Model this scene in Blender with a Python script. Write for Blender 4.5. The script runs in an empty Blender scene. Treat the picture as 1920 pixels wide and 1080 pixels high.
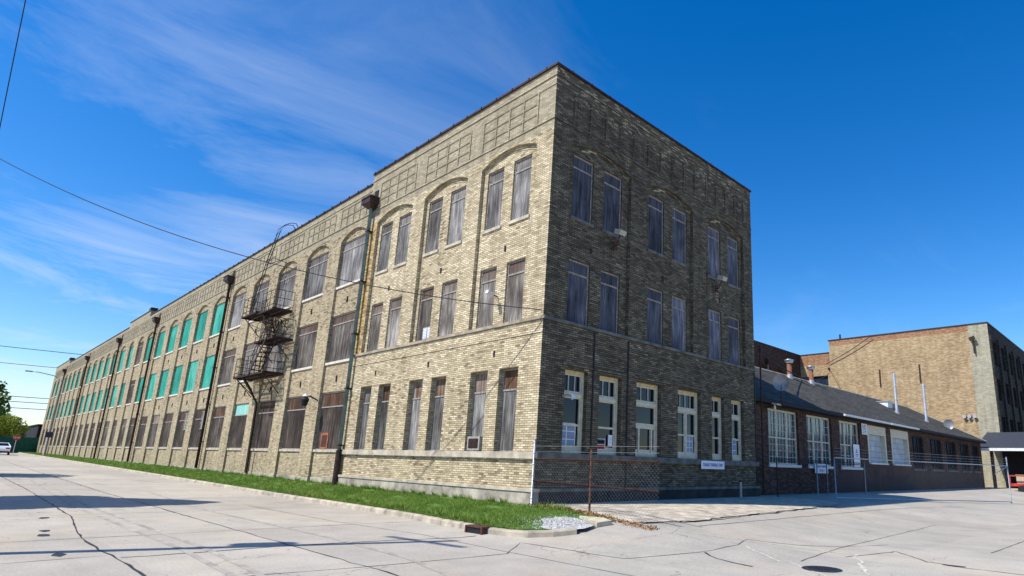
import bpy, bmesh, math, random
import numpy as np
from mathutils import Vector, Matrix
random.seed(7); rng = np.random.default_rng(7)
R = math.radians
sc = bpy.context.scene
col = sc.collection

# ------------------------------------------------------------------ camera
cam_d = bpy.data.cameras.new('camera'); cam = bpy.data.objects.new('camera', cam_d); col.objects.link(cam)
right = Vector((0.74000778, 0.67200202, 0.02831551)); down = Vector((-0.13922066, 0.19422487, -0.97102745)); fwd = Vector((-0.65803199, 0.71462576, 0.23728448))
m3 = Matrix((right, -down, -fwd)).transposed()
cam.matrix_world = Matrix.Translation((12.575, -10.761, 1.5215)) @ m3.to_4x4()
cam_d.sensor_fit = 'HORIZONTAL'; cam_d.sensor_width = 36
cam_d.lens = 36 * 1138.4 / 1920
cam_d.shift_x = -(1150.87 - 960) / 1920
cam_d.shift_y = (592.16 - 540) / 1920
cam_d.clip_start = 0.05; cam_d.clip_end = 6000
sc.camera = cam

# ------------------------------------------------------------------ world + sun
SH = Vector((0.36, 0.933, 0)).normalized()      # direction in which shadows fall
EL = 51.0
world = bpy.data.worlds.new('World'); sc.world = world; world.use_nodes = True
nt = world.node_tree; nt.nodes.clear()
def N(nt, t, **k):
    n = nt.nodes.new(t)
    for a, b in k.items():
        if a == 'inp':
            for i, v in b.items(): n.inputs[i].default_value = v
        else: setattr(n, a, b)
    return n
def math_(nt, op, a, b=None, clamp=False):
    n = nt.nodes.new('ShaderNodeMath'); n.operation = op; n.use_clamp = clamp
    for i, v in enumerate((a, b)):
        if v is None: continue
        if isinstance(v, (int, float)): n.inputs[i].default_value = v
        else: nt.links.new(v, n.inputs[i])
    return n.outputs[0]
sky = N(nt, 'ShaderNodeTexSky', sky_type='NISHITA', sun_disc=False, sun_elevation=R(EL),
        sun_rotation=math.atan2(-SH.x, -SH.y), altitude=200, air_density=1.0, dust_density=0.35, ozone_density=3.0)
hs = N(nt, 'ShaderNodeHueSaturation', inp={'Hue': 0.507, 'Saturation': 1.42, 'Value': 1.62})
nt.links.new(sky.outputs[0], hs.inputs['Color'])
tc = N(nt, 'ShaderNodeTexCoord'); sx = N(nt, 'ShaderNodeSeparateXYZ'); nt.links.new(tc.outputs['Generated'], sx.inputs[0])
zz = math_(nt, 'ADD', math_(nt, 'MAXIMUM', sx.outputs[2], 0.0), 0.12)
cx_ = math_(nt, 'DIVIDE', sx.outputs[0], zz); cy_ = math_(nt, 'DIVIDE', sx.outputs[1], zz)
cb = N(nt, 'ShaderNodeCombineXYZ'); nt.links.new(cx_, cb.inputs[0]); nt.links.new(cy_, cb.inputs[1])
mp = N(nt, 'ShaderNodeMapping', inp={'Rotation': (0, 0, R(-14)), 'Scale': (1.25, 0.72, 1)}); nt.links.new(cb.outputs[0], mp.inputs[0])
n1 = N(nt, 'ShaderNodeTexNoise', inp={'Scale': 1.25, 'Detail': 12, 'Roughness': 0.66, 'Distortion': 0.9}); nt.links.new(mp.outputs[0], n1.inputs['Vector'])
n2 = N(nt, 'ShaderNodeTexNoise', inp={'Scale': 0.45, 'Detail': 2, 'Roughness': 0.5}); nt.links.new(cb.outputs[0], n2.inputs['Vector'])
# cirrus lies mostly over the western sky (-x)
west = math_(nt, 'MULTIPLY_ADD', sx.outputs[0], -1.15); nt.nodes[-1].inputs[2].default_value = -0.60
west = math_(nt, 'ADD', west, 0.0, True)
low = math_(nt, 'MULTIPLY_ADD', sx.outputs[2], -1.2); nt.nodes[-1].inputs[2].default_value = 0.42
low = math_(nt, 'ADD', low, 0.0, True)
mask = math_(nt, 'ADD', math_(nt, 'ADD', west, 0.05), math_(nt, 'MULTIPLY', low, math_(nt, 'MAXIMUM', math_(nt, 'MULTIPLY', sx.outputs[0], -1.1), 0.55)), True)
cr = N(nt, 'ShaderNodeValToRGB'); cr.color_ramp.elements[0].position = 0.50; cr.color_ramp.elements[1].position = 0.86
sb = math_(nt, 'ADD', math_(nt, 'MULTIPLY', math_(nt, 'SUBTRACT', n2.outputs[0], 0.5), 0.9), n1.outputs[0]); nt.links.new(sb, cr.inputs[0])
cl = math_(nt, 'MULTIPLY', cr.outputs[0], mask)
cl = math_(nt, 'MULTIPLY', cl, 0.86, True)
mx = N(nt, 'ShaderNodeMixRGB', inp={'Color2': (7.2, 8.0, 9.3, 1)}); nt.links.new(cl, mx.inputs[0]); nt.links.new(hs.outputs[0], mx.inputs[1])
bg = N(nt, 'ShaderNodeBackground', inp={'Strength': 0.10}); nt.links.new(mx.outputs[0], bg.inputs[0])
wo = N(nt, 'ShaderNodeOutputWorld'); nt.links.new(bg.outputs[0], wo.inputs[0])
sun_d = bpy.data.lights.new('sun', 'SUN'); sun_d.energy = 5.0; sun_d.angle = R(0.53); sun_d.color = (1.0, 0.955, 0.88)
sun = bpy.data.objects.new('sun', sun_d); col.objects.link(sun)
tosun = Vector((-SH.x * math.cos(R(EL)), -SH.y * math.cos(R(EL)), math.sin(R(EL))))
sun.rotation_euler = tosun.to_track_quat('Z', 'Y').to_euler(); sun.location = (0, -40, 60)
sc.view_settings.view_transform = 'Standard'; sc.view_settings.look = 'None'
sc.view_settings.exposure = 0.20; sc.view_settings.gamma = 1.0
sc.cycles.max_bounces = 6; sc.cycles.diffuse_bounces = 2

# ------------------------------------------------------------------ materials
M = {}
def newmat(name):
    m = bpy.data.materials.new(name); m.use_nodes = True; n = m.node_tree
    b = n.nodes['Principled BSDF']; M[name] = m
    return m, n, b
def ramp(n, stops, interp='LINEAR'):
    r = n.nodes.new('ShaderNodeValToRGB'); e = r.color_ramp; e.interpolation = interp
    while len(e.elements) < len(stops): e.elements.new(0.5)
    for i, (p, c) in enumerate(stops): e.elements[i].position = p; e.elements[i].color = (*c, 1)
    return r
def mixc(n, f, a, b, mode='MIX'):
    x = n.nodes.new('ShaderNodeMixRGB'); x.blend_type = mode
    for i, v in enumerate((f, a, b)):
        if isinstance(v, (int, float)): x.inputs[i].default_value = v
        elif isinstance(v, tuple): x.inputs[i].default_value = (*v, 1)
        else: n.links.new(v, x.inputs[i])
    return x.outputs[0]
def noise(n, vec, scale, detail=4, rough=0.55, dist=0.0, dims='3D', w=None):
    t = n.nodes.new('ShaderNodeTexNoise'); t.noise_dimensions = dims
    t.inputs['Scale'].default_value = scale; t.inputs['Detail'].default_value = detail
    t.inputs['Roughness'].default_value = rough; t.inputs['Distortion'].default_value = dist
    if vec is not None: n.links.new(vec, t.inputs['Vector'])
    if w is not None: n.links.new(w, t.inputs['W'])
    return t.outputs[0]
def mapping(n, vec, scale=(1, 1, 1), loc=(0, 0, 0)):
    t = n.nodes.new('ShaderNodeMapping'); t.inputs['Scale'].default_value = scale; t.inputs['Location'].default_value = loc
    n.links.new(vec, t.inputs[0]); return t.outputs[0]
def bump(n, b, h, strength=0.3, dist=0.01):
    t = n.nodes.new('ShaderNodeBump'); t.inputs['Strength'].default_value = strength; t.inputs['Distance'].default_value = dist
    n.links.new(h, t.inputs['Height']); n.links.new(t.outputs[0], b.inputs['Normal']); return t

def brick(name, stops, mortar, lowamp=0.35, lowscale=0.5, vshift=None, rowh=0.062, bw=0.21, cst=1.0):
    m, n, b = newmat(name)
    uv = n.nodes.new('ShaderNodeUVMap').outputs[0]
    br = n.nodes.new('ShaderNodeTexBrick'); n.links.new(uv, br.inputs['Vector'])
    for k, v in {'Scale': 1.0, 'Mortar Size': 0.008, 'Mortar Smooth': 0.2, 'Bias': 0.0, 'Brick Width': bw, 'Row Height': rowh}.items(): br.inputs[k].default_value = v
    br.inputs['Color1'].default_value = (0, 0, 0, 1); br.inputs['Color2'].default_value = (1, 1, 1, 1); br.inputs['Mortar'].default_value = (0.5, 0.5, 0.5, 1)
    low = noise(n, uv, lowscale, 5, 0.6); mid = noise(n, uv, 2.3, 3, 0.6)
    tint = math_(n, 'MULTIPLY_ADD', br.outputs['Color'], cst); n.nodes[-1].inputs[2].default_value = 0.5 - cst / 2
    t = math_(n, 'MULTIPLY_ADD', math_(n, 'SUBTRACT', low, 0.5), lowamp * 1.8); n.links.new(tint, n.nodes[-1].inputs[2])
    # keep the per-brick random as main driver
    t2 = math_(n, 'MULTIPLY_ADD', math_(n, 'SUBTRACT', mid, 0.5), 0.22); n.links.new(t, n.nodes[-1].inputs[2])
    if vshift:
        s = n.nodes.new('ShaderNodeSeparateXYZ'); n.links.new(uv, s.inputs[0])
        for (z0, z1, a) in vshift:
            mr = n.nodes.new('ShaderNodeMapRange'); mr.clamp = True; mr.interpolation_type = 'SMOOTHSTEP'
            mr.inputs[1].default_value = z0; mr.inputs[2].default_value = z1; mr.inputs[3].default_value = 0; mr.inputs[4].default_value = a
            n.links.new(s.outputs[1], mr.inputs[0]); t2 = math_(n, 'ADD', t2, mr.outputs[0])
    c = ramp(n, stops); n.links.new(t2, c.inputs[0])
    fine = noise(n, uv, 38, 3, 0.6)
    c2 = mixc(n, 0.35, c.outputs[0], mixc(n, 1.0, c.outputs[0], ramp_out(n, fine, [(0.3, (0.55, 0.55, 0.55)), (0.7, (1.3, 1.3, 1.3))]), 'MULTIPLY'))
    strk = noise(n, mapping(n, uv, (2.6, 0.22, 1)), 1.0, 5, 0.65)     # rain-washed dirt streaks
    c2 = mixc(n, 1.0, c2, ramp_out(n, strk, [(0.33, (0.74, 0.73, 0.72)), (0.5, (1, 1, 1)), (0.7, (1.07, 1.07, 1.06))]), 'MULTIPLY')
    out = mixc(n, br.outputs['Fac'], c2, mortar)
    n.links.new(out, b.inputs['Base Color']); b.inputs['Roughness'].default_value = 0.9; b.inputs['Specular IOR Level'].default_value = 0.15
    hgt = math_(n, 'MULTIPLY_ADD', br.outputs['Fac'], -1.0); n.links.new(math_(n, 'MULTIPLY_ADD', fine, 0.4), n.nodes[-2].inputs[2]) if False else None
    hh = math_(n, 'SUBTRACT', math_(n, 'MULTIPLY', fine, 0.5), br.outputs['Fac'])
    hh = math_(n, 'ADD', hh, math_(n, 'MULTIPLY', br.outputs['Color'], 0.5))
    bump(n, b, hh, 0.7, 0.008)
    return m
def ramp_out(n, v, stops):
    r = ramp(n, stops); n.links.new(v, r.inputs[0]); return r.outputs[0]

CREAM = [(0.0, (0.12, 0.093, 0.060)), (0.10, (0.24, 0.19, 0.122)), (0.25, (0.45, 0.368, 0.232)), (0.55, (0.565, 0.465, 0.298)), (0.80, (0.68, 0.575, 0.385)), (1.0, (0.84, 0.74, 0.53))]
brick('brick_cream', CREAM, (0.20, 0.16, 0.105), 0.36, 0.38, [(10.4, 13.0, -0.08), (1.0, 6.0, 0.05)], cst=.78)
brick('brick_cream_wing', [(p, (c[0] * .88, c[1] * .87, c[2] * .86)) for p, c in CREAM], (0.22, 0.18, 0.125), 0.42, 0.45, [(9.5, 12.0, -0.10), (2.5, 6, -0.06)], cst=.68)
GREY = [(0.0, (0.17, 0.145, 0.10)), (0.25, (0.31, 0.265, 0.18)), (0.6, (0.43, 0.37, 0.25)), (0.9, (0.57, 0.49, 0.34)), (1.0, (0.70, 0.61, 0.43))]
brick('brick_parapet', GREY, (0.25, 0.215, 0.155), 0.42, 0.6, cst=.55)
brick('brick_ochre', [(0, (0.18, 0.11, 0.04)), (0.3, (0.42, 0.27, 0.10)), (0.7, (0.58, 0.40, 0.17)), (1, (0.66, 0.52, 0.28))], (0.3, 0.22, 0.12), 0.2)
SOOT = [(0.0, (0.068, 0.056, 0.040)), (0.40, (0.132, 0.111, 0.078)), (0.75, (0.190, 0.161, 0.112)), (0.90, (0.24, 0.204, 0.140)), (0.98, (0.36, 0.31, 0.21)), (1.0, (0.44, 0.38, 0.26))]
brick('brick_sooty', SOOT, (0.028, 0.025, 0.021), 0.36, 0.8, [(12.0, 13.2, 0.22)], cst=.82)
brick('brick_black', [(0, (0.02, 0.018, 0.017)), (0.6, (0.05, 0.046, 0.040)), (1, (0.12, 0.105, 0.08))], (0.02, 0.02, 0.02), 0.3, 0.5)
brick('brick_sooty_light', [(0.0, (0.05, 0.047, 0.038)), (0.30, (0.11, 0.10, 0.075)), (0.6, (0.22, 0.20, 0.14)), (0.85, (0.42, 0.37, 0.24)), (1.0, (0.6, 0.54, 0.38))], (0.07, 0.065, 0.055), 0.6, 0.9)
brick('brick_brown', [(0.0, (0.035, 0.022, 0.018)), (0.5, (0.09, 0.05, 0.038)), (0.85, (0.16, 0.10, 0.07)), (1.0, (0.22, 0.15, 0.10))], (0.05, 0.04, 0.035), 0.25, 0.6, cst=.7)
brick('brick_tan', [(0.0, (0.20, 0.13, 0.07)), (0.3, (0.38, 0.26, 0.14)), (0.65, (0.50, 0.36, 0.20)), (1.0, (0.64, 0.52, 0.34))], (0.33, 0.25, 0.16), 0.3, 0.5, None, 0.085, 0.30, .65)
brick('brick_tan_grey', [(0.0, (0.28, 0.26, 0.19)), (0.5, (0.42, 0.39, 0.28)), (1.0, (0.58, 0.53, 0.40))], (0.33, 0.3, 0.22), 0.2, 0.3, None, 0.085, 0.30, .6)
brick('brick_orange', [(0.0, (0.20, 0.09, 0.05)), (0.5, (0.38, 0.18, 0.09)), (1.0, (0.5, 0.3, 0.17))], (0.3, 0.2, 0.13), 0.3, 0.4)

def plain(name, c, rough=0.6, metal=0.0, var=0.15, scale=6, spec=0.3, coord='Object'):
    m, n, b = newmat(name)
    tcn = n.nodes.new('ShaderNodeTexCoord').outputs[coord]
    f = noise(n, tcn, scale, 5, 0.6)
    lo = tuple(v * (1 - var * 1.6) for v in c); hi = tuple(min(1, v * (1 + var * 1.6)) for v in c)
    n.links.new(ramp_out(n, f, [(0.3, lo), (0.7, hi)]), b.inputs['Base Color'])
    b.inputs['Roughness'].default_value = rough; b.inputs['Metallic'].default_value = metal; b.inputs['Specular IOR Level'].default_value = spec
    bump(n, b, f, 0.15, 0.01)
    return m
plain('cap_metal', (0.055, 0.030, 0.026), 0.5, 0.3, 0.25)
plain('sill_stone', (0.46, 0.40, 0.31), 0.85, 0, 0.22, 3)
plain('sill_white', (0.62, 0.57, 0.49), 0.8, 0, 0.12, 3)
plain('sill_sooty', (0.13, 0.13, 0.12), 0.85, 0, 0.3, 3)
plain('belt_stone', (0.36, 0.30, 0.22), 0.85, 0, 0.25, 3)
plain('foundation', (0.37, 0.33, 0.265), 0.9, 0, 0.30, 2.2)
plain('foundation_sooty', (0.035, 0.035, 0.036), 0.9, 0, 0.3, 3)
plain('rust', (0.075, 0.036, 0.026), 0.8, 0.2, 0.4, 12)
plain('black_iron', (0.040, 0.024, 0.020), 0.75, 0.1, 0.45, 10)
plain('blue_iron', (0.02, 0.03, 0.20), 0.5, 0.2, 0.2)
plain('rust_pipe', (0.20, 0.09, 0.055), 0.7, 0.1, 0.3, 9)
plain('pipe_teal', (0.16, 0.24, 0.26), 0.55, 0.2, 0.2, 5)
plain('dark_void', (0.012, 0.012, 0.014), 0.9)
plain('cream_wood', (0.60, 0.55, 0.42), 0.6, 0, 0.12, 8)
plain('yellow_wood', (0.60, 0.47, 0.25), 0.7, 0, 0.2, 8)
plain('old_wood', (0.30, 0.27, 0.24), 0.85, 0, 0.35, 14)
plain('white_paint', (0.72, 0.72, 0.70), 0.5, 0, 0.08)
plain('galvanised', (0.50, 0.52, 0.54), 0.42, 0.75, 0.12, 14)
plain('silver_flue', (0.62, 0.64, 0.66), 0.35, 0.7, 0.1, 4)
plain('wire_grey', (0.30, 0.30, 0.30), 0.5, 0.6, 0.1)
plain('cable_black', (0.02, 0.02, 0.025), 0.7)
plain('floodlight_body', (0.42, 0.40, 0.34), 0.5, 0.2, 0.1)
plain('lamp_glass', (0.75, 0.73, 0.62), 0.3, 0, 0.05)
plain('blind', (0.22, 0.30, 0.42), 0.8, 0, 0.1)
plain('red_paint', (0.42, 0.045, 0.03), 0.5, 0, 0.2)
plain('orange_plastic', (0.75, 0.22, 0.05), 0.5, 0, 0.1)
plain('cardboard', (0.50, 0.40, 0.28), 0.8, 0, 0.1)
plain('car_paint', (0.80, 0.82, 0.84), 0.25, 0, 0.02, 1, 0.6)
plain('tyre', (0.02, 0.02, 0.02), 0.8)
plain('car_red', (0.35, 0.02, 0.02), 0.3)
plain('stone_slab', (0.52, 0.45, 0.32), 0.9, 0, 0.2, 5)
plain('pebble', (0.48, 0.46, 0.43), 0.85, 0, 0.45, 22)
plain('kerb_concrete', (0.40, 0.35, 0.27), 0.9, 0, 0.25, 2.5)
plain('iron_grate', (0.10, 0.045, 0.035), 0.7, 0.3, 0.4, 20)
plain('manhole_iron', (0.045, 0.045, 0.055), 0.55, 0.5, 0.3, 25)
plain('tar', (0.035, 0.035, 0.04), 0.7, 0, 0.3, 8)
plain('joint_dark', (0.13, 0.12, 0.11), 0.9, 0, 0.3, 8)
plain('crack_pale', (0.58, 0.52, 0.42), 0.9, 0, 0.25, 10)
plain('canopy_roof', (0.04, 0.045, 0.06), 0.8, 0, 0.12, 5)
plain('green_screen', (0.012, 0.075, 0.05), 0.8, 0, 0.2, 2)
plain('dark_trim_shade', (0.018, 0.018, 0.024), 0.8)  # dark trim; on the distant warehouse wall it stands for shade
plain('sign_white', (0.78, 0.80, 0.84), 0.4, 0, 0.03)
plain('sign_ink', (0.06, 0.03, 0.28), 0.5, 0, 0.1)
plain('sign_ink_black', (0.03, 0.04, 0.06), 0.5)
plain('sign_red', (0.5, 0.03, 0.03), 0.5)
plain('sign_blue', (0.03, 0.10, 0.30), 0.5)
plain('pole_wood', (0.16, 0.11, 0.07), 0.9, 0, 0.3, 8)
plain('bark', (0.10, 0.075, 0.055), 0.9, 0, 0.3, 6)
plain('apron', (0.47, 0.405, 0.31), 0.95, 0, 0.28, 3.5)
plain('door_paint', (0.42, 0.46, 0.50), 0.5, 0, 0.15, 2)
plain('tyre_mark', (0.38, 0.34, 0.285), 0.9, 0, 0.2, 3)
plain('dirt', (0.16, 0.12, 0.08), 0.95, 0, 0.3, 3)
plain('ac_beige', (0.32, 0.30, 0.27), 0.6)
plain('rust_door', (0.33, 0.11, 0.05), 0.7, 0, 0.3, 8)
plain('leaf_litter', (0.30, 0.16, 0.06), 0.8, 0, 0.45, 40)

def board(name, stops, seam=1.22, rustamt=0.0, rough=0.85, trans=0.0):
    m, n, b = newmat(name)
    uv = n.nodes.new('ShaderNodeUVMap').outputs[0]
    oi = n.nodes.new('ShaderNodeObjectInfo').outputs['Random']; w = math_(n, 'MULTIPLY', oi, 40.0)
    v = mapping(n, uv, (9, 0.9, 1))
    a = noise(n, v, 1.0, 7, 0.62, 0.5, '4D', w)
    v2 = mapping(n, uv, (45, 2.0, 1)); f = noise(n, v2, 1.0, 4, 0.6, 0, '4D', w)
    big = noise(n, uv, 0.9, 3, 0.5, 0, '4D', w)
    t = math_(n, 'MULTIPLY_ADD', f, 0.35); n.links.new(math_(n, 'MULTIPLY', a, 0.75), n.nodes[-2].inputs[2])
    t = math_(n, 'ADD', t, math_(n, 'MULTIPLY', math_(n, 'SUBTRACT', big, 0.5), 0.5))
    t = math_(n, 'ADD', t, math_(n, 'MULTIPLY', math_(n, 'SUBTRACT', oi, 0.5), 0.17))
    c = ramp_out(n, t, stops)
    if rustamt:
        s = n.nodes.new('ShaderNodeSeparateXYZ'); n.links.new(uv, s.inputs[0])
        # water stain running down from the head of the opening (UV v = 0 at the head)
        mr = n.nodes.new('ShaderNodeMapRange'); mr.inputs[1].default_value = -0.75; mr.inputs[2].default_value = 0.0
        n.links.new(s.outputs[1], mr.inputs[0])
        k = math_(n, 'MULTIPLY', math_(n, 'POWER', mr.outputs[0], 1.5), math_(n, 'MULTIPLY', math_(n, 'SUBTRACT', a, 0.38), 4.5 * rustamt), True)
        c = mixc(n, k, c, (0.13, 0.055, 0.025))
    # plank seams
    s2 = n.nodes.new('ShaderNodeSeparateXYZ'); n.links.new(uv, s2.inputs[0])
    md = math_(n, 'PINGPONG', s2.outputs[0], seam / 2)
    sm = math_(n, 'LESS_THAN', md, 0.012)
    c = mixc(n, math_(n, 'MULTIPLY', sm, 0.8), c, tuple(v * 0.3 for v in stops[0][1]))
    n.links.new(c, b.inputs['Base Color']); b.inputs['Roughness'].default_value = rough; b.inputs['Specular IOR Level'].default_value = 0.2
    bump(n, b, t, 0.4, 0.006)
    return m
board('board_grey', [(0.36, (0.028, 0.024, 0.022)), (0.50, (0.105, 0.098, 0.092)), (0.60, (0.195, 0.185, 0.176)), (0.76, (0.43, 0.41, 0.39))], 1.22, 0.35)
board('board_grey_stained', [(0.34, (0.025, 0.019, 0.015)), (0.50, (0.10, 0.086, 0.073)), (0.60, (0.185, 0.165, 0.145)), (0.76, (0.43, 0.40, 0.37))], 1.22, 1.1)
board('board_dark', [(0.34, (0.012, 0.008, 0.006)), (0.5, (0.050, 0.036, 0.028)), (0.62, (0.105, 0.085, 0.070)), (0.8, (0.32, 0.29, 0.26))], 1.0, 0.75)
board('board_rust', [(0.34, (0.025, 0.015, 0.011)), (0.47, (0.075, 0.040, 0.024)), (0.58, (0.15, 0.090, 0.055)), (0.72, (0.36, 0.33, 0.30))], 0.9, .35)
board('board_sky_shade', [(0.34, (0.02, 0.021, 0.027)), (0.50, (0.062, 0.066, 0.085)), (0.62, (0.115, 0.122, 0.155)), (0.78, (0.30, 0.31, 0.36))], 1.22)  # yard front boards: blue skylight and shade put into the grey wood colour
board('board_green', [(0.32, (0.015, 0.10, 0.08)), (0.46, (0.015, 0.24, 0.18)), (0.60, (0.03, 0.34, 0.25)), (0.76, (0.17, 0.46, 0.38))], 0.62)
board('panel_pale_green', [(0.25, (0.16, 0.42, 0.36)), (0.6, (0.28, 0.58, 0.50)), (0.85, (0.45, 0.70, 0.62))], 0.62)

def glassmat(name, base, rough, spec=0.9):
    m, n, b = newmat(name)
    tcn = n.nodes.new('ShaderNodeTexCoord').outputs['Object']
    f = noise(n, tcn, 0.9, 3, 0.5)
    n.links.new(ramp_out(n, f, [(0.35, tuple(v * .5 for v in base)), (0.7, base)]), b.inputs['Base Color'])
    b.inputs['Roughness'].default_value = rough; b.inputs['Specular IOR Level'].default_value = spec; b.inputs['IOR'].default_value = 1.5
    f2 = noise(n, tcn, 2.2, 2, 0.5); bump(n, b, f2, 0.06, 0.02)
glassmat('glass_dark', (0.008, 0.012, 0.022), 0.08, 0.35)
glassmat('glass_blue', (0.03, 0.055, 0.10), 0.12)
glassmat('glass_soot', (0.012, 0.016, 0.022), 0.3, 0.4)

# roof shingles
m, n, b = newmat('shingles')
uv = n.nodes.new('ShaderNodeUVMap').outputs[0]
br = n.nodes.new('ShaderNodeTexBrick'); n.links.new(uv, br.inputs['Vector'])
for k, v in {'Scale': 1.0, 'Mortar Size': 0.008, 'Brick Width': 0.33, 'Row Height': 0.145, 'Bias': 0.0}.items(): br.inputs[k].default_value = v
br.inputs['Color1'].default_value = (0.045, 0.042, 0.036, 1); br.inputs['Color2'].default_value = (0.10, 0.093, 0.078, 1); br.inputs['Mortar'].default_value = (0.02, 0.02, 0.022, 1)
c = mixc(n, 0.7, br.outputs[0], ramp_out(n, noise(n, uv, 0.6, 6, 0.7), [(0.3, (0.5, 0.5, 0.5)), (0.7, (1.4, 1.4, 1.35))]), 'MULTIPLY')
n.links.new(c, b.inputs['Base Color']); b.inputs['Roughness'].default_value = 0.92; b.inputs['Specular IOR Level'].default_value = 0.2
bump(n, b, br.outputs['Color'], 0.6, 0.01)

# street concrete
m, n, b = newmat('concrete')
tcn = n.nodes.new('ShaderNodeTexCoord').outputs['Object']
big = noise(n, tcn, 0.16, 5, 0.6); mid = noise(n, tcn, 1.3, 6, 0.65); fin = noise(n, tcn, 22, 4, 0.7)
c = ramp_out(n, big, [(0.3, (0.395, 0.358, 0.30)), (0.5, (0.45, 0.411, 0.348)), (0.72, (0.51, 0.462, 0.385))])
c = mixc(n, 0.55, c, ramp_out(n, mid, [(0.28, (0.78, 0.77, 0.76)), (0.7, (1.12, 1.1, 1.07))]), 'MULTIPLY')
c = mixc(n, 0.8, c, ramp_out(n, fin, [(0.25, (0.72, 0.72, 0.72)), (0.6, (1.08, 1.08, 1.08))]), 'MULTIPLY')
# slab to slab tone difference (slabs poured separately)
sl = n.nodes.new('ShaderNodeTexBrick'); n.links.new(mapping(n, tcn, (1, 1, 1), (2.0, 3.9, 0)), sl.inputs['Vector'])
for k, v in {'Scale': 1.0, 'Mortar Size': 0.0, 'Brick Width': 5.2, 'Row Height': 2.3, 'Bias': 0.0}.items(): sl.inputs[k].default_value = v
sl.offset = 0.0; sl.inputs['Color1'].default_value = (0.90, 0.90, 0.91, 1); sl.inputs['Color2'].default_value = (1.06, 1.05, 1.03, 1); sl.inputs['Mortar'].default_value = (1, 1, 1, 1)
c = mixc(n, 1.0, c, sl.outputs[0], 'MULTIPLY')
# worn dark wheel streaks running along the street
st = noise(n, mapping(n, tcn, (0.06, 1.5, 1)), 1.0, 5, 0.6, 0.3)
c = mixc(n, math_(n, 'MULTIPLY', ramp_out(n, st, [(0.55, (0, 0, 0)), (0.75, (1, 1, 1))]), 0.22), c, (0.16, 0.15, 0.14))
# hairline cracks
vo = n.nodes.new('ShaderNodeTexVoronoi'); vo.feature = 'DISTANCE_TO_EDGE'; vo.inputs['Scale'].default_value = 0.33
wv = n.nodes.new('ShaderNodeVectorMath'); wv.operation = 'ADD'
nz = n.nodes.new('ShaderNodeTexNoise'); nz.inputs['Scale'].default_value = 1.4; nz.inputs['Detail'].default_value = 6; n.links.new(tcn, nz.inputs['Vector'])
n.links.new(tcn, wv.inputs[0]); n.links.new(nz.outputs['Color'], wv.inputs[1]); n.links.new(wv.outputs[0], vo.inputs['Vector'])
ck = math_(n, 'LESS_THAN', vo.outputs[0], 0.004)
ckm = math_(n, 'MULTIPLY', ck, ramp_out(n, noise(n, tcn, 0.35, 2), [(0.5, (0, 0, 0)), (0.56, (0.55, 0.55, 0.55))]))
c = mixc(n, ckm, c, (0.14, 0.125, 0.11))
spt = noise(n, tcn, 3.1, 3, 0.5)
c = mixc(n, math_(n, 'MULTIPLY', ramp_out(n, spt, [(0.66, (0, 0, 0)), (0.74, (1, 1, 1))]), 0.30), c, (0.20, 0.18, 0.155))
rst = noise(n, mapping(n, tcn, (0.5, 0.9, 1), (7, 3, 0)), 0.6, 5, 0.65)
c = mixc(n, math_(n, 'MULTIPLY', ramp_out(n, rst, [(0.52, (0, 0, 0)), (0.72, (1, 1, 1))]), 0.45), c, (0.50, 0.40, 0.27))
n.links.new(c, b.inputs['Base Color']); b.inputs['Roughness'].default_value = 0.88; b.inputs['Specular IOR Level'].default_value = 0.25
bump(n, b, math_(n, 'ADD', fin, math_(n, 'MULTIPLY', mid, 2.0)), 0.25, 0.01)

def foliage(name, a, c_, d):
    m, n, b = newmat(name)
    tcn = n.nodes.new('ShaderNodeTexCoord').outputs['Object']
    g = n.nodes.new('ShaderNodeNewGeometry').outputs['Random Per Island']
    f = math_(n, 'ADD', math_(n, 'MULTIPLY', g, 0.6), math_(n, 'MULTIPLY', noise(n, tcn, 0.9, 3), 0.5))
    c = ramp_out(n, f, [(0.2, a), (0.5, c_), (0.85, d)])
    n.links.new(c, b.inputs['Base Color']); b.inputs['Roughness'].default_value = 0.6; b.inputs['Specular IOR Level'].default_value = 0.25
    tr = n.nodes.new('ShaderNodeBsdfTranslucent'); n.links.new(c, tr.inputs[0])
    ms = n.nodes.new('ShaderNodeMixShader'); ms.inputs[0].default_value = 0.3
    n.links.new(b.outputs[0], ms.inputs[1]); n.links.new(tr.outputs[0], ms.inputs[2]); n.links.new(ms.outputs[0], n.nodes['Material Output'].inputs[0])
foliage('grass_blade', (0.06, 0.115, 0.012), (0.135, 0.255, 0.022), (0.33, 0.40, 0.09))
foliage('leaf_dark', (0.02, 0.05, 0.012), (0.045, 0.11, 0.02), (0.08, 0.17, 0.035))
foliage('leaf_yellow', (0.10, 0.15, 0.015), (0.22, 0.28, 0.03), (0.38, 0.40, 0.07))
plain('soil_green', (0.07, 0.14, 0.02), 0.95, 0, 0.35, 4)

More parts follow.
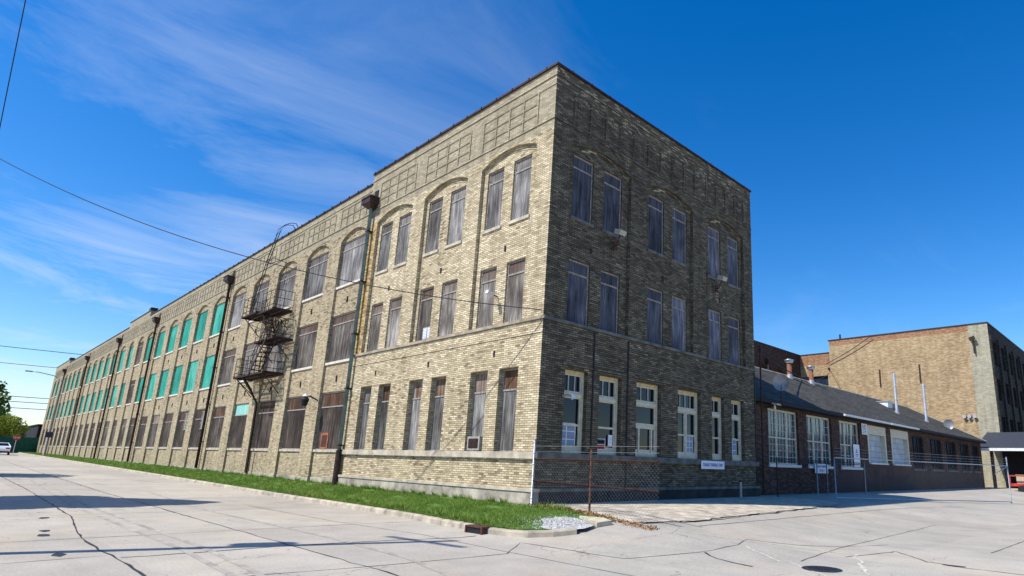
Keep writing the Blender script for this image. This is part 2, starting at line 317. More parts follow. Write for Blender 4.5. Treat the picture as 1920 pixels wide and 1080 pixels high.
# ------------------------------------------------------------------ mesh helpers
class MB:
    def __init__(s): s.v = []; s.f = []; s.uv = []; s.m = []; s.names = []
    def mi(s, mat):
        if mat not in s.names: s.names.append(mat)
        return s.names.index(mat)
    def face(s, pts, uvs, mat):
        i = len(s.v); s.v += [tuple(p) for p in pts]; s.f.append(tuple(range(i, i + len(pts)))); s.uv += list(uvs); s.m.append(s.mi(mat))
    def boxw(s, a, b, mat, top=None):
        (x0, y0, z0), (x1, y1, z1) = a, b
        x0, x1 = sorted((x0, x1)); y0, y1 = sorted((y0, y1)); z0, z1 = sorted((z0, z1))
        P = lambda x, y, z: (x, y, z)
        s.face([P(x0, y0, z0), P(x1, y0, z0), P(x1, y0, z1), P(x0, y0, z1)], [(x0, z0), (x1, z0), (x1, z1), (x0, z1)], mat)
        s.face([P(x1, y1, z0), P(x0, y1, z0), P(x0, y1, z1), P(x1, y1, z1)], [(x1, z0), (x0, z0), (x0, z1), (x1, z1)], mat)
        s.face([P(x1, y0, z0), P(x1, y1, z0), P(x1, y1, z1), P(x1, y0, z1)], [(y0, z0), (y1, z0), (y1, z1), (y0, z1)], mat)
        s.face([P(x0, y1, z0), P(x0, y0, z0), P(x0, y0, z1), P(x0, y1, z1)], [(y1, z0), (y0, z0), (y0, z1), (y1, z1)], mat)
        s.face([P(x0, y0, z1), P(x1, y0, z1), P(x1, y1, z1), P(x0, y1, z1)], [(x0, y0), (x1, y0), (x1, y1), (x0, y1)], top or mat)
        s.face([P(x0, y1, z0), P(x1, y1, z0), P(x1, y0, z0), P(x0, y0, z0)], [(x0, y1), (x1, y1), (x1, y0), (x0, y0)], mat)
    def obox(s, o, ax, ay, az, mat):      # oriented box: origin corner + three edge vectors
        o, ax, ay, az = map(Vector, (o, ax, ay, az))
        c = [o, o + ax, o + ax + ay, o + ay, o + az, o + ax + az, o + ax + ay + az, o + ay + az]
        for q in ((0, 3, 2, 1), (4, 5, 6, 7), (0, 1, 5, 4), (1, 2, 6, 5), (2, 3, 7, 6), (3, 0, 4, 7)):
            s.face([c[i] for i in q], [(0, 0), (1, 0), (1, 1), (0, 1)], mat)
    def tube(s, pts, r, mat, n=8, cap=True):
        pts = [Vector(p) for p in pts]; rr = r if isinstance(r, (list, tuple)) else [r] * len(pts)
        rings = []
        for i, p in enumerate(pts):
            d = (pts[min(i + 1, len(pts) - 1)] - pts[max(i - 1, 0)]).normalized()
            u = d.cross(Vector((0, 0, 1)) if abs(d.z) < 0.9 else Vector((1, 0, 0))).normalized(); w = d.cross(u)
            rings.append([p + (u * math.cos(2 * math.pi * k / n) + w * math.sin(2 * math.pi * k / n)) * rr[i] for k in range(n)])
        b0 = len(s.v)
        for rg in rings: s.v += [tuple(p) for p in rg]
        mi = s.mi(mat)
        for i in range(len(rings) - 1):
            for k in range(n):
                k2 = (k + 1) % n; s.f.append((b0 + i * n + k, b0 + i * n + k2, b0 + (i + 1) * n + k2, b0 + (i + 1) * n + k)); s.m.append(mi)
                s.uv += [(0, 0), (1, 0), (1, 1), (0, 1)]
        if cap:
            for i in (0, len(rings) - 1):
                s.f.append(tuple(b0 + i * n + k for k in range(n))); s.m.append(mi); s.uv += [(0, 0)] * n
    def build(s, name, parent=None, smooth=False):
        me = bpy.data.meshes.new(name); me.from_pydata(s.v, [], s.f)
        for nm in s.names: me.materials.append(M[nm])
        me.polygons.foreach_set('material_index', s.m)
        l = me.uv_layers.new(name='UVMap'); l.data.foreach_set('uv', np.array(s.uv, dtype=np.float32).ravel())
        if smooth: me.polygons.foreach_set('use_smooth', [True] * len(me.polygons))
        me.update()
        o = bpy.data.objects.new(name, me); col.objects.link(o)
        if parent: o.parent = parent
        return o
def thing(name, label, cat, loc=(0, 0, 0), group=None, rotz=0.0):
    o = bpy.data.objects.new(name, None); col.objects.link(o); o.location = loc; o.rotation_euler[2] = rotz
    o.empty_display_size = 0.3
    return tag(o, label, cat, group)
def tag(o, label, cat, group=None):
    o['label'] = label; o['category'] = cat
    if group: o['group'] = group
    return o
def struct(o): o['kind'] = 'structure'; return o
def stuff(o, label, cat): o['kind'] = 'stuff'; return tag(o, label, cat)

class Face:
    def __init__(s, o, sd, nd): s.o = Vector(o); s.sd = Vector(sd); s.nd = Vector(nd); s.rot = None
    def p(s, a, z, d=0.0): return s.o + s.sd * a + s.nd * d + Vector((0, 0, z))
    def quad(s, mb, s0, s1, z0, z1, d, mat):
        if s1 - s0 < 1e-5 or z1 - z0 < 1e-5: return
        mb.face([s.p(s0, z0, d), s.p(s1, z0, d), s.p(s1, z1, d), s.p(s0, z1, d)], [(s0, z0), (s1, z0), (s1, z1), (s0, z1)], mat)
    def box(s, mb, s0, s1, z0, z1, d0, d1, mat):
        P = s.p
        mb.face([P(s0, z0, d1), P(s1, z0, d1), P(s1, z1, d1), P(s0, z1, d1)], [(s0, z0), (s1, z0), (s1, z1), (s0, z1)], mat)
        mb.face([P(s0, z0, d0), P(s1, z0, d0), P(s1, z1, d0), P(s0, z1, d0)], [(s0, z0), (s1, z0), (s1, z1), (s0, z1)], mat)
        for a in (s0, s1): mb.face([P(a, z0, d0), P(a, z0, d1), P(a, z1, d1), P(a, z1, d0)], [(d0, z0), (d1, z0), (d1, z1), (d0, z1)], mat)
        for z in (z0, z1): mb.face([P(s0, z, d0), P(s1, z, d0), P(s1, z, d1), P(s0, z, d1)], [(s0, d0), (s1, d0), (s1, d1), (s0, d1)], mat)
    def panel(s, mb, s0, s1, z0, z1, d, holes, mat):
        """flat wall with rectangular holes (a0,a1,b0,b1)"""
        xs = sorted({s0, s1, *[h[0] for h in holes], *[h[1] for h in holes]}); xs = [x for x in xs if s0 - 1e-6 <= x <= s1 + 1e-6]
        for i in range(len(xs) - 1):
            a, b = xs[i], xs[i + 1]; mid = (a + b) / 2
            cuts = sorted([(h[2], h[3]) for h in holes if h[0] < mid < h[1]])
            z = z0
            for (c0, c1) in cuts:
                if c0 > z: s.quad(mb, a, b, z, min(c0, z1), d, mat)
                z = max(z, c1)
            if z < z1: s.quad(mb, a, b, z, z1, d, mat)
    def reveal(s, mb, h, d0, d1, mat, sides='lrtb'):
        a0, a1, b0, b1 = h; P = s.p
        if 'l' in sides: mb.face([P(a0, b0, d0), P(a0, b0, d1), P(a0, b1, d1), P(a0, b1, d0)], [(d0, b0), (d1, b0), (d1, b1), (d0, b1)], mat)
        if 'r' in sides: mb.face([P(a1, b0, d0), P(a1, b0, d1), P(a1, b1, d1), P(a1, b1, d0)], [(d0, b0), (d1, b0), (d1, b1), (d0, b1)], mat)
        if 't' in sides: mb.face([P(a0, b1, d0), P(a1, b1, d0), P(a1, b1, d1), P(a0, b1, d1)], [(a0, d0), (a1, d0), (a1, d1), (a0, d1)], mat)
        if 'b' in sides: mb.face([P(a0, b0, d0), P(a1, b0, d0), P(a1, b0, d1), P(a0, b0, d1)], [(a0, d0), (a1, d0), (a1, d1), (a0, d1)], mat)
    def arch(s, mb, a0, a1, zs, rise, ztop, d0, d1, mat, n=14):
        """closes the rectangle a0..a1 x zs..ztop in plane d0 above a segmental arch, with the arch soffit back to d1 and the tympanum at d1"""
        hw = (a1 - a0) / 2; c = (a0 + a1) / 2; r = (hw * hw + rise * rise) / (2 * rise); zc = zs + rise - r
        pts = []
        for i in range(n + 1):
            x = a0 + (a1 - a0) * i / n; pts.append((x, zc + math.sqrt(max(0, r * r - (x - c) ** 2))))
        for i in range(n):
            (x0, q0), (x1, q1) = pts[i], pts[i + 1]
            mb.face([s.p(x0, q0, d0), s.p(x1, q1, d0), s.p(x1, ztop, d0), s.p(x0, ztop, d0)], [(x0, q0), (x1, q1), (x1, ztop), (x0, ztop)], mat)
            mb.face([s.p(x0, q0, d0), s.p(x1, q1, d0), s.p(x1, q1, d1), s.p(x0, q0, d1)], [(x0, d0), (x1, d0), (x1, d1), (x0, d1)], mat)
            mb.face([s.p(x0, zs, d1), s.p(x1, zs, d1), s.p(x1, q1, d1), s.p(x0, q0, d1)], [(x0, zs), (x1, zs), (x1, q1), (x0, q0)], mat)
FL = Face((0, 0, 0), (-1, 0, 0), (0, -1, 0))     # sunlit street front
FR = Face((0, 0, 0), (0, 1, 0), (1, 0, 0))       # shaded yard front
def place(o, F, s0, s1, z, d, parent):
    """local frame of window parts: x = along the wall, y = outward, z = up, origin at lower corner"""
    if F.sd.x < -0.5: o.location = F.p(s0, z, d); o.rotation_euler[2] = math.pi
    else: o.location = F.p(s1, z, d); o.rotation_euler[2] = -math.pi / 2
    o.parent = parent

# ------------------------------------------------------------------ terrain heights
def sm(t, a, b):
    t = min(1, max(0, (t - a) / (b - a))); return t * t * (3 - 2 * t)
def hroad(x): return 0.006 * max(0, -x - 10)
def hs_(x, y):
    """paved surface"""
    if x < -1: return hroad(x)
    fx = sm(x, -1, 2.5) if x < 2.5 else 1.0
    fx = 1 - (1 - fx) * (1 - sm(y, -1.2, -0.2))
    return 0.44 * fx * (1 - sm(x, 1.5, 8)) * sm(y, -3.5, .3)
KERB = [(-150, -2.0), (-60, -1.95), (-20, -1.95), (-7, -1.95), (-3.8, -2.02), (-2.2, -2.12), (-0.6, -2.3), (0.5, -2.5), (1.5, -2.68), (2.3, -2.68), (2.85, -2.52), (3.25, -2.2), (3.5, -1.8), (3.68, -1.35), (3.66, -0.95), (3.45, -0.62)]
def kerb_y(x):
    for (a, b), (c, d) in zip(KERB, KERB[1:]):
        if a <= x <= c and c > a: return b + (d - b) * (x - a) / (c - a)
    return -2.0
def back_y(x): return 0.0 if x < 0 else -0.12 - 0.10 * x
def hverge(x, y):
    k = kerb_y(x) if x < 3.5 else -1.8
    kt = hs_(x, k - 0.1) + 0.13 * (1 - sm(x, 3.1, 3.6)) + 0.01
    base = .44 + .0028 * (-x) if x < 0 else hs_(x, back_y(x)) + 0.02
    t = min(1, max(0, (y - k) / max(0.05, back_y(x) - k))); return kt + (base - kt) * t

# ------------------------------------------------------------------ setting
mb = MB()
mb.face([(-3000, -3000, -0.6), (3000, -3000, -0.6), (3000, 3000, -0.6), (-3000, 3000, -0.6)], [(0, 0)] * 4, 'dirt')
struct(mb.build('ground'))
mb = MB()
xs = [-600, -300, -200, -150] + list(np.arange(-130, -10, 4.0)) + list(np.arange(-10, 16, 0.4)) + [18, 22, 30, 45, 80, 300]
ys = [-300, -80, -40, -25] + list(np.arange(-18, -4, 1.0)) + list(np.arange(-4, 1.2, 0.2)) + list(np.arange(1.4, 20, 0.8)) + [22, 26, 30, 36, 44, 52, 60, 80, 150]
nx, ny = len(xs), len(ys)
mb.v = [(x, y, hs_(x, y)) for x in xs for y in ys]
mb.mi('concrete')
for i in range(nx - 1):
    for j in range(ny - 1):
        mb.f.append((i * ny + j, (i + 1) * ny + j, (i + 1) * ny + j + 1, i * ny + j + 1)); mb.m.append(0); mb.uv += [(0, 0)] * 4
struct(mb.build('street_pavement', smooth=True))
# verge soil + kerb
mb = MB()
vx = [-150, -120, -90, -60, -40, -25] + list(np.arange(-18, 3.3, 0.35)) + [3.3]
for a, c in zip(vx, vx[1:]):
    for t0, t1 in ((0, .25), (.25, .5), (.5, .75), (.75, 1)):
        q = []
        for x, t in ((a, t0), (c, t0), (c, t1), (a, t1)):
            k = kerb_y(x) + 0.14; y = k + (back_y(x) - k) * t; q.append((x, y, hverge(x, y)))
        mb.face(q, [(p[0], p[1]) for p in q], 'soil_green')
struct(mb.build('verge_ground'))
mb = MB()
pts = []
for (a, b), (c, d) in zip(KERB[:-3], KERB[1:-3]):
    L = math.hypot(c - a, d - b); n_ = max(1, int(L / 3.0))
    for i in range(n_): pts.append((a + (c - a) * i / n_, b + (d - b) * i / n_))
pts.append(KERB[-4])
for i in range(len(pts) - 1):
    p, q = Vector((*pts[i], 0)), Vector((*pts[i + 1], 0))
    if p.x > 1.05 and q.x < 2.0 and False: continue
    d = (q - p).normalized(); nn = Vector((-d.y, d.x, 0))
    prof = [(0, -0.05), (0.015, 0.10), (0.05, 0.135), (0.17, 0.14), (0.18, -0.05)]
    hp, hq = hs_(p.x, p.y - .1), hs_(q.x, q.y - .1)
    g = d * 0.008 if (q - p).length > 0.8 else d * 0
    for (o0, z0), (o1, z1) in zip(prof, prof[1:]):
        a_ = p + nn * o0 + g + Vector((0, 0, hp + z0)); b_ = q + nn * o0 - g + Vector((0, 0, hq + z0)); c_ = q + nn * o1 - g + Vector((0, 0, hq + z1)); e_ = p + nn * o1 + g + Vector((0, 0, hp + z1))
        mb.face([a_, b_, c_, e_], [(0, 0)] * 4, 'kerb_concrete')
struct(mb.build('kerb'))

# grass blades (stuff)
def grass():
    V = []; F = []
    def add(n, x0, x1, hmin, hmax, wd, edge=0.0):
        cnt = 0
        xs = rng.uniform(x0, x1, n); ts = rng.uniform(0, 1, n)
        for x, t in zip(xs, ts):
            k = kerb_y(x) + 0.13 - (0.05 * abs(math.sin(x * 3.1) * math.sin(x * 7.7))); y = k + (back_y(x) - 0.02 - k) * t
            if math.sin(x * 1.9 + y * 5) * math.sin(x * .7 - y * 3) > .72 and t > .35: continue
            if x > 1.2:
                lim = 2.15 + 0.25 * math.sin(y * 9) * 0.3 + (0.9 if y < -1.9 else 0) * (-(y + 1.9))
                if x > lim: continue
            z = hverge(x, y); hgt = rng.uniform(hmin, hmax); a = rng.uniform(0, 6.28); w = wd * rng.uniform(.6, 1.3)
            lx, ly = rng.normal(0, .5, 2) * hgt
            dx, dy = math.cos(a) * w, math.sin(a) * w; i = len(V)
            V.extend([(x - dx, y - dy, z - .01), (x + dx, y + dy, z - .01), (x + lx, y + ly, z + hgt)]); F.append((i, i + 1, i + 2))
    add(52000, -12, 3.0, 0.03, 0.075, 0.006)
    add(22000, -40, -12, 0.04, 0.09, 0.012)
    add(10000, -120, -40, 0.05, 0.10, 0.03)
    for _ in range(170):                      # weeds and taller tufts along the wall foot, the kerb and the slab joints
        r0 = rng.uniform(); x = rng.uniform(-45, 1.9) if r0 < .6 else rng.uniform(-12, 1.9)
        y = (back_y(x) - rng.uniform(.03, .2)) if rng.uniform() < .5 else kerb_y(x) + rng.uniform(.14, .35); z0 = hverge(x, y)
        for _k in range(34):
            a = rng.uniform(0, 6.28); l = rng.uniform(.06, .19); o = rng.uniform(0, .09); px_, py_ = x + math.cos(a) * o, y + math.sin(a) * o; w = .008; i = len(V)
            V.extend([(px_ - w, py_, z0), (px_ + w, py_ + w, z0), (px_ + math.cos(a) * l * .6, py_ + math.sin(a) * l * .6, z0 + l)]); F.append((i, i + 1, i + 2))
    me = bpy.data.meshes.new('grass'); me.from_pydata(V, [], F); me.materials.append(M['grass_blade'])
    o = bpy.data.objects.new('grass', me); col.objects.link(o)
    stuff(o, 'short bright green grass on the strip between kerb and brick wall', 'grass')
grass()
# gravel patch, slab, leaf litter at the corner
mb = MB()
poly = [(1.98, -1.45), (2.3, -1.02), (2.6, -0.96), (3.0, -1.08), (3.42, -1.2), (3.5, -1.6), (3.3, -1.95), (3.0, -2.2), (2.75, -2.1), (2.45, -1.75)]
mb.face([(x, y, hverge(min(x, 3.3), y) + 0.012) for x, y in poly], [(0, 0)] * len(poly), 'pebble')
def inpoly(x, y, P):
    r = False; j = len(P) - 1
    for i in range(len(P)):
        if (P[i][1] > y) != (P[j][1] > y) and x < (P[j][0] - P[i][0]) * (y - P[i][1]) / (P[j][1] - P[i][1]) + P[i][0]: r = not r
        j = i
    return r
for i in range(3500):
    x, y = rng.uniform(1.95, 3.6), rng.uniform(-2.25, -0.85)
    if i % 4 == 0: x, y = rng.normal(2.75, .55), rng.normal(-1.5, .38)
    if x > 3.45 or y < kerb_y(x) + .16 or y > back_y(x): continue
    if i % 4 and not inpoly(x, y, poly): continue
    z = hverge(min(x, 3.3), y) + .012; r = rng.uniform(.008, .02); q = len(mb.v)
    a = rng.uniform(0, 6)
    mb.v += [(x + r * math.cos(a + k * 2.09), y + r * math.sin(a + k * 2.09), z) for k in range(3)] + [(x, y, z + r)]
    for k in range(3): mb.f.append((q + k, q + (k + 1) % 3, q + 3)); mb.m.append(0); mb.uv += [(0, 0)] * 3
stuff(mb.build('gravel'), 'pale gravel patch between the grass tip and the kerb corner', 'gravel')
mb = MB()
q = [(2.6, -0.86), (3.15, -0.66), (3.5, -0.78), (3.42, -1.15), (3.0, -1.02)]
top = [Vector((x, y, hverge(min(x, 3.3), y) + .055)) for x, y in q]
mb.face(top, [(0, 0)] * 5, 'stone_slab')
for i in range(5):
    a_, b_ = top[i], top[(i + 1) % 5]; dz = Vector((0, 0, .09)); mb.face([a_ - dz, b_ - dz, b_, a_], [(0, 0)] * 4, 'stone_slab')
tag(mb.build('concrete_slab'), 'broken tan concrete slab lying beside the gravel patch', 'slab')
V = []; F_ = []
for i in range(900):
    x = rng.uniform(0.1, 4.4); y = back_y(min(x, 3.3)) + rng.normal(-0.02, .10) + (0.05 * (x - 3.3) if x > 3.3 else 0)
    z = (hverge(x, min(y, back_y(x))) if x < 3.3 else hs_(x, y)) + rng.uniform(.01, .05); r = rng.uniform(.012, .03); i0 = len(V)
    A = Vector(rng.normal(0, 1, 3)).normalized() * r; B = A.orthogonal().normalized() * r * .7; P_ = Vector((x, y, max(z, hs_(x, y) + .012)))
    V += [tuple(P_ - A), tuple(P_ + B), tuple(P_ + A), tuple(P_ - B)]; F_.append((i0, i0 + 1, i0 + 2, i0 + 3))
me = bpy.data.meshes.new('leaf_litter'); me.from_pydata(V, [], F_); me.materials.append(M['leaf_litter'])
o = bpy.data.objects.new('leaf_litter', me); col.objects.link(o); stuff(o, 'dry orange leaves blown against the foot of the corner fence', 'leaves')

# joints, tar seams and cracks: ribbons lying on the pavement
def ribbon(mb, pts, w, mat, jit=0.0, step=0.35, lift=0.004):
    P = []
    for (a, b), (c, d) in zip(pts, pts[1:]):
        L = math.hypot(c - a, d - b); n_ = max(1, int(L / step))
        for i in range(n_):
            t = i / n_; P.append((a + (c - a) * t, b + (d - b) * t))
    P.append(pts[-1])
    P = [(x + rng.normal(0, jit), y + rng.normal(0, jit)) for x, y in P]
    L_, R_ = [], []
    for i in range(len(P)):
        a, b = P[max(i - 1, 0)], P[min(i + 1, len(P) - 1)]
        dx, dy = b[0] - a[0], b[1] - a[1]; l = math.hypot(dx, dy) or 1; nx_, ny_ = -dy / l, dx / l
        ww = w / 2 * (rng.uniform(.45, 1.5) if jit else 1); x, y = P[i]
        L_.append((x + nx_ * ww, y + ny_ * ww)); R_.append((x - nx_ * ww, y - ny_ * ww))
    for i in range(len(P) - 1):
        q = [L_[i], L_[i + 1], R_[i + 1], R_[i]]
        mb.face([(x, y, hs_(x, y) + lift) for x, y in q], [(0, 0)] * 4, mat)
mb = MB()
ribbon(mb, [(-120, -8.15), (-25.7, -8.19), (-18.2, -8.14), (-9.3, -8.22), (-6.26, -8.29), (-2.0, -8.67), (-0.08, -8.69), (1.06, -8.64), (5, -8.66)], .032, 'tar', .012)
ribbon(mb, [(-120, -6.3), (-25.7, -6.32), (-15.3, -6.31), (-8.85, -6.2), (-5.5, -6.23), (0.5, -6.24), (4.7, -6.24), (14, -6.3)], .03, 'tar', .010)
ribbon(mb, [(-8.3, -4.0), (-2.7, -3.92), (0.8, -3.6), (3.76, -3.73), (9, -3.8)], .018, 'joint_dark', .006)
for x in [-62, -54, -46, -38, -31, -26, -21.5, -17, -12.2, -7.0, -1.85]:
    ribbon(mb, [(x, -16), (x + .05, -4), (x + .1, -2.25)], .022 if x > -20 else .05, 'joint_dark', .006)
ribbon(mb, [(0.75, -9.9), (0.68, -8.7)], .02, 'joint_dark', .006)
ribbon(mb, [(1.0, -8.6), (1.06, -7.2), (1.0, -6.2), (1.33, -4.4), (1.75, -2.95)], .04, 'tar', .015)
ribbon(mb, [(3.5, -12), (3.58, -7.5), (3.74, -6.5), (3.82, -5.8), (3.93, -3.87)], .025, 'joint_dark', .008)
ribbon(mb, [(8.8, -12), (8.9, -6), (9.0, -3.8)], .02, 'joint_dark', .008)
ribbon(mb, [(3.93, -3.87), (3.08, -2.89), (4.43, -2.79), (5.59, -2.76), (6.08, -1.33), (6.11, -0.04), (5.81, 0.75)], .025, 'joint_dark', .015)
ribbon(mb, [(5.81, 0.75), (6.7, 1.31), (7.25, 2.23), (7.7, 3.5)], .022, 'joint_dark', .015)
ribbon(mb, [(6.16, 0.07), (7.32, -0.78), (7.61, -0.78), (8.6, -1.6), (9.5, -3.8)], .035, 'crack_pale', .02, .25)
ribbon(mb, [(6.14, -1.25), (6.58, -1.51), (7.31, -1.64)], .04, 'tar', .015, .25)
ribbon(mb, [(7.54, -0.43), (7.26, 1.91), (6.93, 9.73)], .022, 'joint_dark', .01)
ribbon(mb, [(7.83, 0.77), (8.15, 2.51), (9.02, 1.47), (9.65, 1.28), (12.5, 1.2)], .035, 'joint_dark', .02, .25)
ribbon(mb, [(7.81, 1.31), (8.3, .2), (8.85, -0.86)], .05, 'crack_pale', .03, .2)
ribbon(mb, [(4.0, .0), (4.83, 0.02), (5.99, 0.67), (7.81, 1.31)], .04, 'crack_pale', .02, .25)
ribbon(mb, [(3.85, -0.2), (4.06, 1.02), (4.1, 2.01), (3.96, 3.56), (3.84, 5.94), (3.7, 7.96), (3.6, 10.5)], .05, 'tar', .035, .25, .024)
ribbon(mb, [(4.49, 0.98), (4.51, 2.63), (4.52, 7.08), (4.57, 11.9), (4.74, 14.8), (5.4, 20)], .03, 'joint_dark', .012)
ribbon(mb, [(0.3, 6), (3.7, 6.1)], .02, 'joint_dark'); ribbon(mb, [(0.3, 10.5), (3.7, 10.6)], .02, 'joint_dark')
for y in (14, 19, 25, 32): ribbon(mb, [(4.8, y), (25, y + .1)], .03, 'joint_dark', .006)
ribbon(mb, [(9.5, 4), (9.6, 40)], .03, 'joint_dark', .006)
for off_, x0_ in ((-7.75, -26), (-7.45, -26), (-5.3, -16)):
    ribbon(mb, [(x0_, off_ + .3), (x0_ * .4, off_ - .1), (-2.7, off_ - .02), (.5, off_ + .02), (3.4, off_ - .1), (6, off_ - .6)], .10, 'tyre_mark', 0, .3, .0045)
for cx0, cy0 in ((-6.3, -8.75), (-3.4, -9.0), (-2.6, -9.1), (0.2, -9.2), (9.45, 1.35)):
    P = [(cx0 + .22 * math.cos(t) * rng.uniform(.6, 1.2), cy0 + .10 * math.sin(t) * rng.uniform(.6, 1.2)) for t in np.linspace(0, 5.8, 9)]
    mb.face([(x, y, hs_(x, y) + .005) for x, y in P], [(0, 0)] * 9, 'tar')
struct(mb.build('pavement_seams'))
mb = MB()
ap = [(.05, -.1), (1.2, -.15), (2.4, -.3), (3.6, -.35), (3.85, .0), (4.02, 1.0), (4.06, 2.0), (3.94, 3.5), (3.82, 5.9), (3.68, 7.9), (3.5, 10.2), (3.2, 12), (.05, 12)]
xs_ = np.linspace(.04, 4.1, 22); ys_ = np.linspace(-.3, 12, 50)
for i in range(21):
    for j in range(49):
        cx0, cy0 = (xs_[i] + xs_[i + 1]) / 2, (ys_[j] + ys_[j + 1]) / 2
        if inpoly(cx0, cy0, ap): mb.face([(x, y, hs_(x, y) + .016) for x, y in ((xs_[i], ys_[j]), (xs_[i + 1], ys_[j]), (xs_[i + 1], ys_[j + 1]), (xs_[i], ys_[j + 1]))], [(0, 0)] * 4, 'apron')
struct(mb.build('driveway_apron'))
# manhole cover
mb = MB()
c0 = Vector((8.13, -0.9, hs_(8.13, -.9)))
for r0, r1, z0, z1, mt in ((0, .235, .012, .012, 'manhole_iron'), (.235, .25, .012, .004, 'tar'), (.25, .31, .010, .006, 'manhole_iron')):
    for k in range(28):
        a0, a1 = 2 * math.pi * k / 28, 2 * math.pi * (k + 1) / 28
        f = lambda r, a, z: c0 + Vector((math.cos(a) * r, math.sin(a) * r, z))
        if r0 == 0: mb.face([c0 + Vector((0, 0, z0)), f(r1, a0, z1), f(r1, a1, z1)], [(0, 0)] * 3, mt)
        else: mb.face([f(r0, a0, z0), f(r1, a0, z1), f(r1, a1, z1), f(r0, a1, z0)], [(0, 0)] * 4, mt)
for i in range(-4, 5):
    hw = math.sqrt(.22 ** 2 - (i * .05) ** 2) * .95
    for j in range(int(-hw / .05), int(hw / .05) + 1): mb.boxw(c0 + Vector((j * .05 - .015, i * .05 - .015, .01)), c0 + Vector((j * .05 + .015, i * .05 + .015, .018)), 'manhole_iron')
tag(mb.build('manhole_cover'), 'round dark iron manhole cover in the pale concrete', 'manhole')
# storm drain in the kerb
t = thing('storm_drain', 'rusty iron storm drain inlet set in the kerb below the grass tip', 'drain', (1.42, -2.72, hs_(1.4, -2.9)))
mb = MB()
mb.obox((-.32, -.06, .13), (.64, -.03, 0), (.02, .26, 0), (0, 0, .03), 'iron_grate'); mb.build('top_plate', t)
mb = MB(); mb.obox((-.32, -.065, -.02), (.05, 0, 0), (0, .1, 0), (0, 0, .16), 'iron_grate'); mb.obox((.27, -.09, -.02), (.05, 0, 0), (0, .1, 0), (0, 0, .16), 'iron_grate'); mb.build('side_frame', t)
mb = MB(); mb.obox((-.27, -.045, -.02), (.54, -.02, 0), (0, .03, 0), (0, 0, .15), 'dark_void'); mb.build('mouth', t)

# ------------------------------------------------------------------ window parts
mesh_cache = {}
def mesh_of(key, fn):
    if key not in mesh_cache:
        o = fn(); mesh_cache[key] = o.data; bpy.data.objects.remove(o)
    return mesh_cache[key]
def inst(name, key, fn, parent=None):
    o = bpy.data.objects.new(name, mesh_of(key, fn)); col.objects.link(o)
    if parent: o.parent = parent
    return o
def boarded(F, s0, s1, z0, z1, d, parent, mat, kind='plain', topmat=None, bar='old_wood', tr=0.42):
    """boarded window: 'window' (timber frame) with a 'board' and a 'transom' as sub-parts"""
    w, h_ = s1 - s0, z1 - z0; key = (round(w, 2), round(h_, 2), mat, topmat, bar, kind)
    def frame():
        mb = MB(); B = lambda a, b, c, e, y0, y1: mb.boxw((a, y0, b), (c, y1, e), bar)
        B(0, 0, .045, h_, -.06, .012); B(w - .045, 0, w, h_, -.06, .012); B(.045, h_ - .05, w - .045, h_, -.06, .012); B(.045, 0, w - .045, .03, -.06, .012)
        return mb.build('window')
    def bd():
        mb = MB(); y = 0.0
        mb.face([(.045, y, .03), (w - .045, y, .03), (w - .045, y, h_ - tr), (.045, y, h_ - tr)], [(0, .03 - h_), (w, .03 - h_), (w, -tr), (0, -tr)], mat)
        mb.face([(.045, y - .012, h_ - tr), (w - .045, y - .012, h_ - tr), (w - .045, y - .012, h_ - .05), (.045, y - .012, h_ - .05)], [(0, -tr), (w, -tr), (w, -.05), (0, -.05)], topmat or mat)
        return mb.build('board')
    def tn():
        mb = MB(); mb.boxw((.045, -.05, h_ - tr - .025), (w - .045, .022, h_ - tr + .025), bar)
        if w > 1.5 and kind == 'wide':
            mb.boxw((w * .5 - .02, -.05, .03), (w * .5 + .02, .015, h_ - tr - .025), bar)
        return mb.build('transom')
    o = inst('window', ('f',) + key, frame); place(o, F, s0, s1, z0, d, parent)
    inst('board', ('b',) + key, bd, o)
    if kind != 'flat': inst('transom', ('t',) + key, tn, o)
    return o

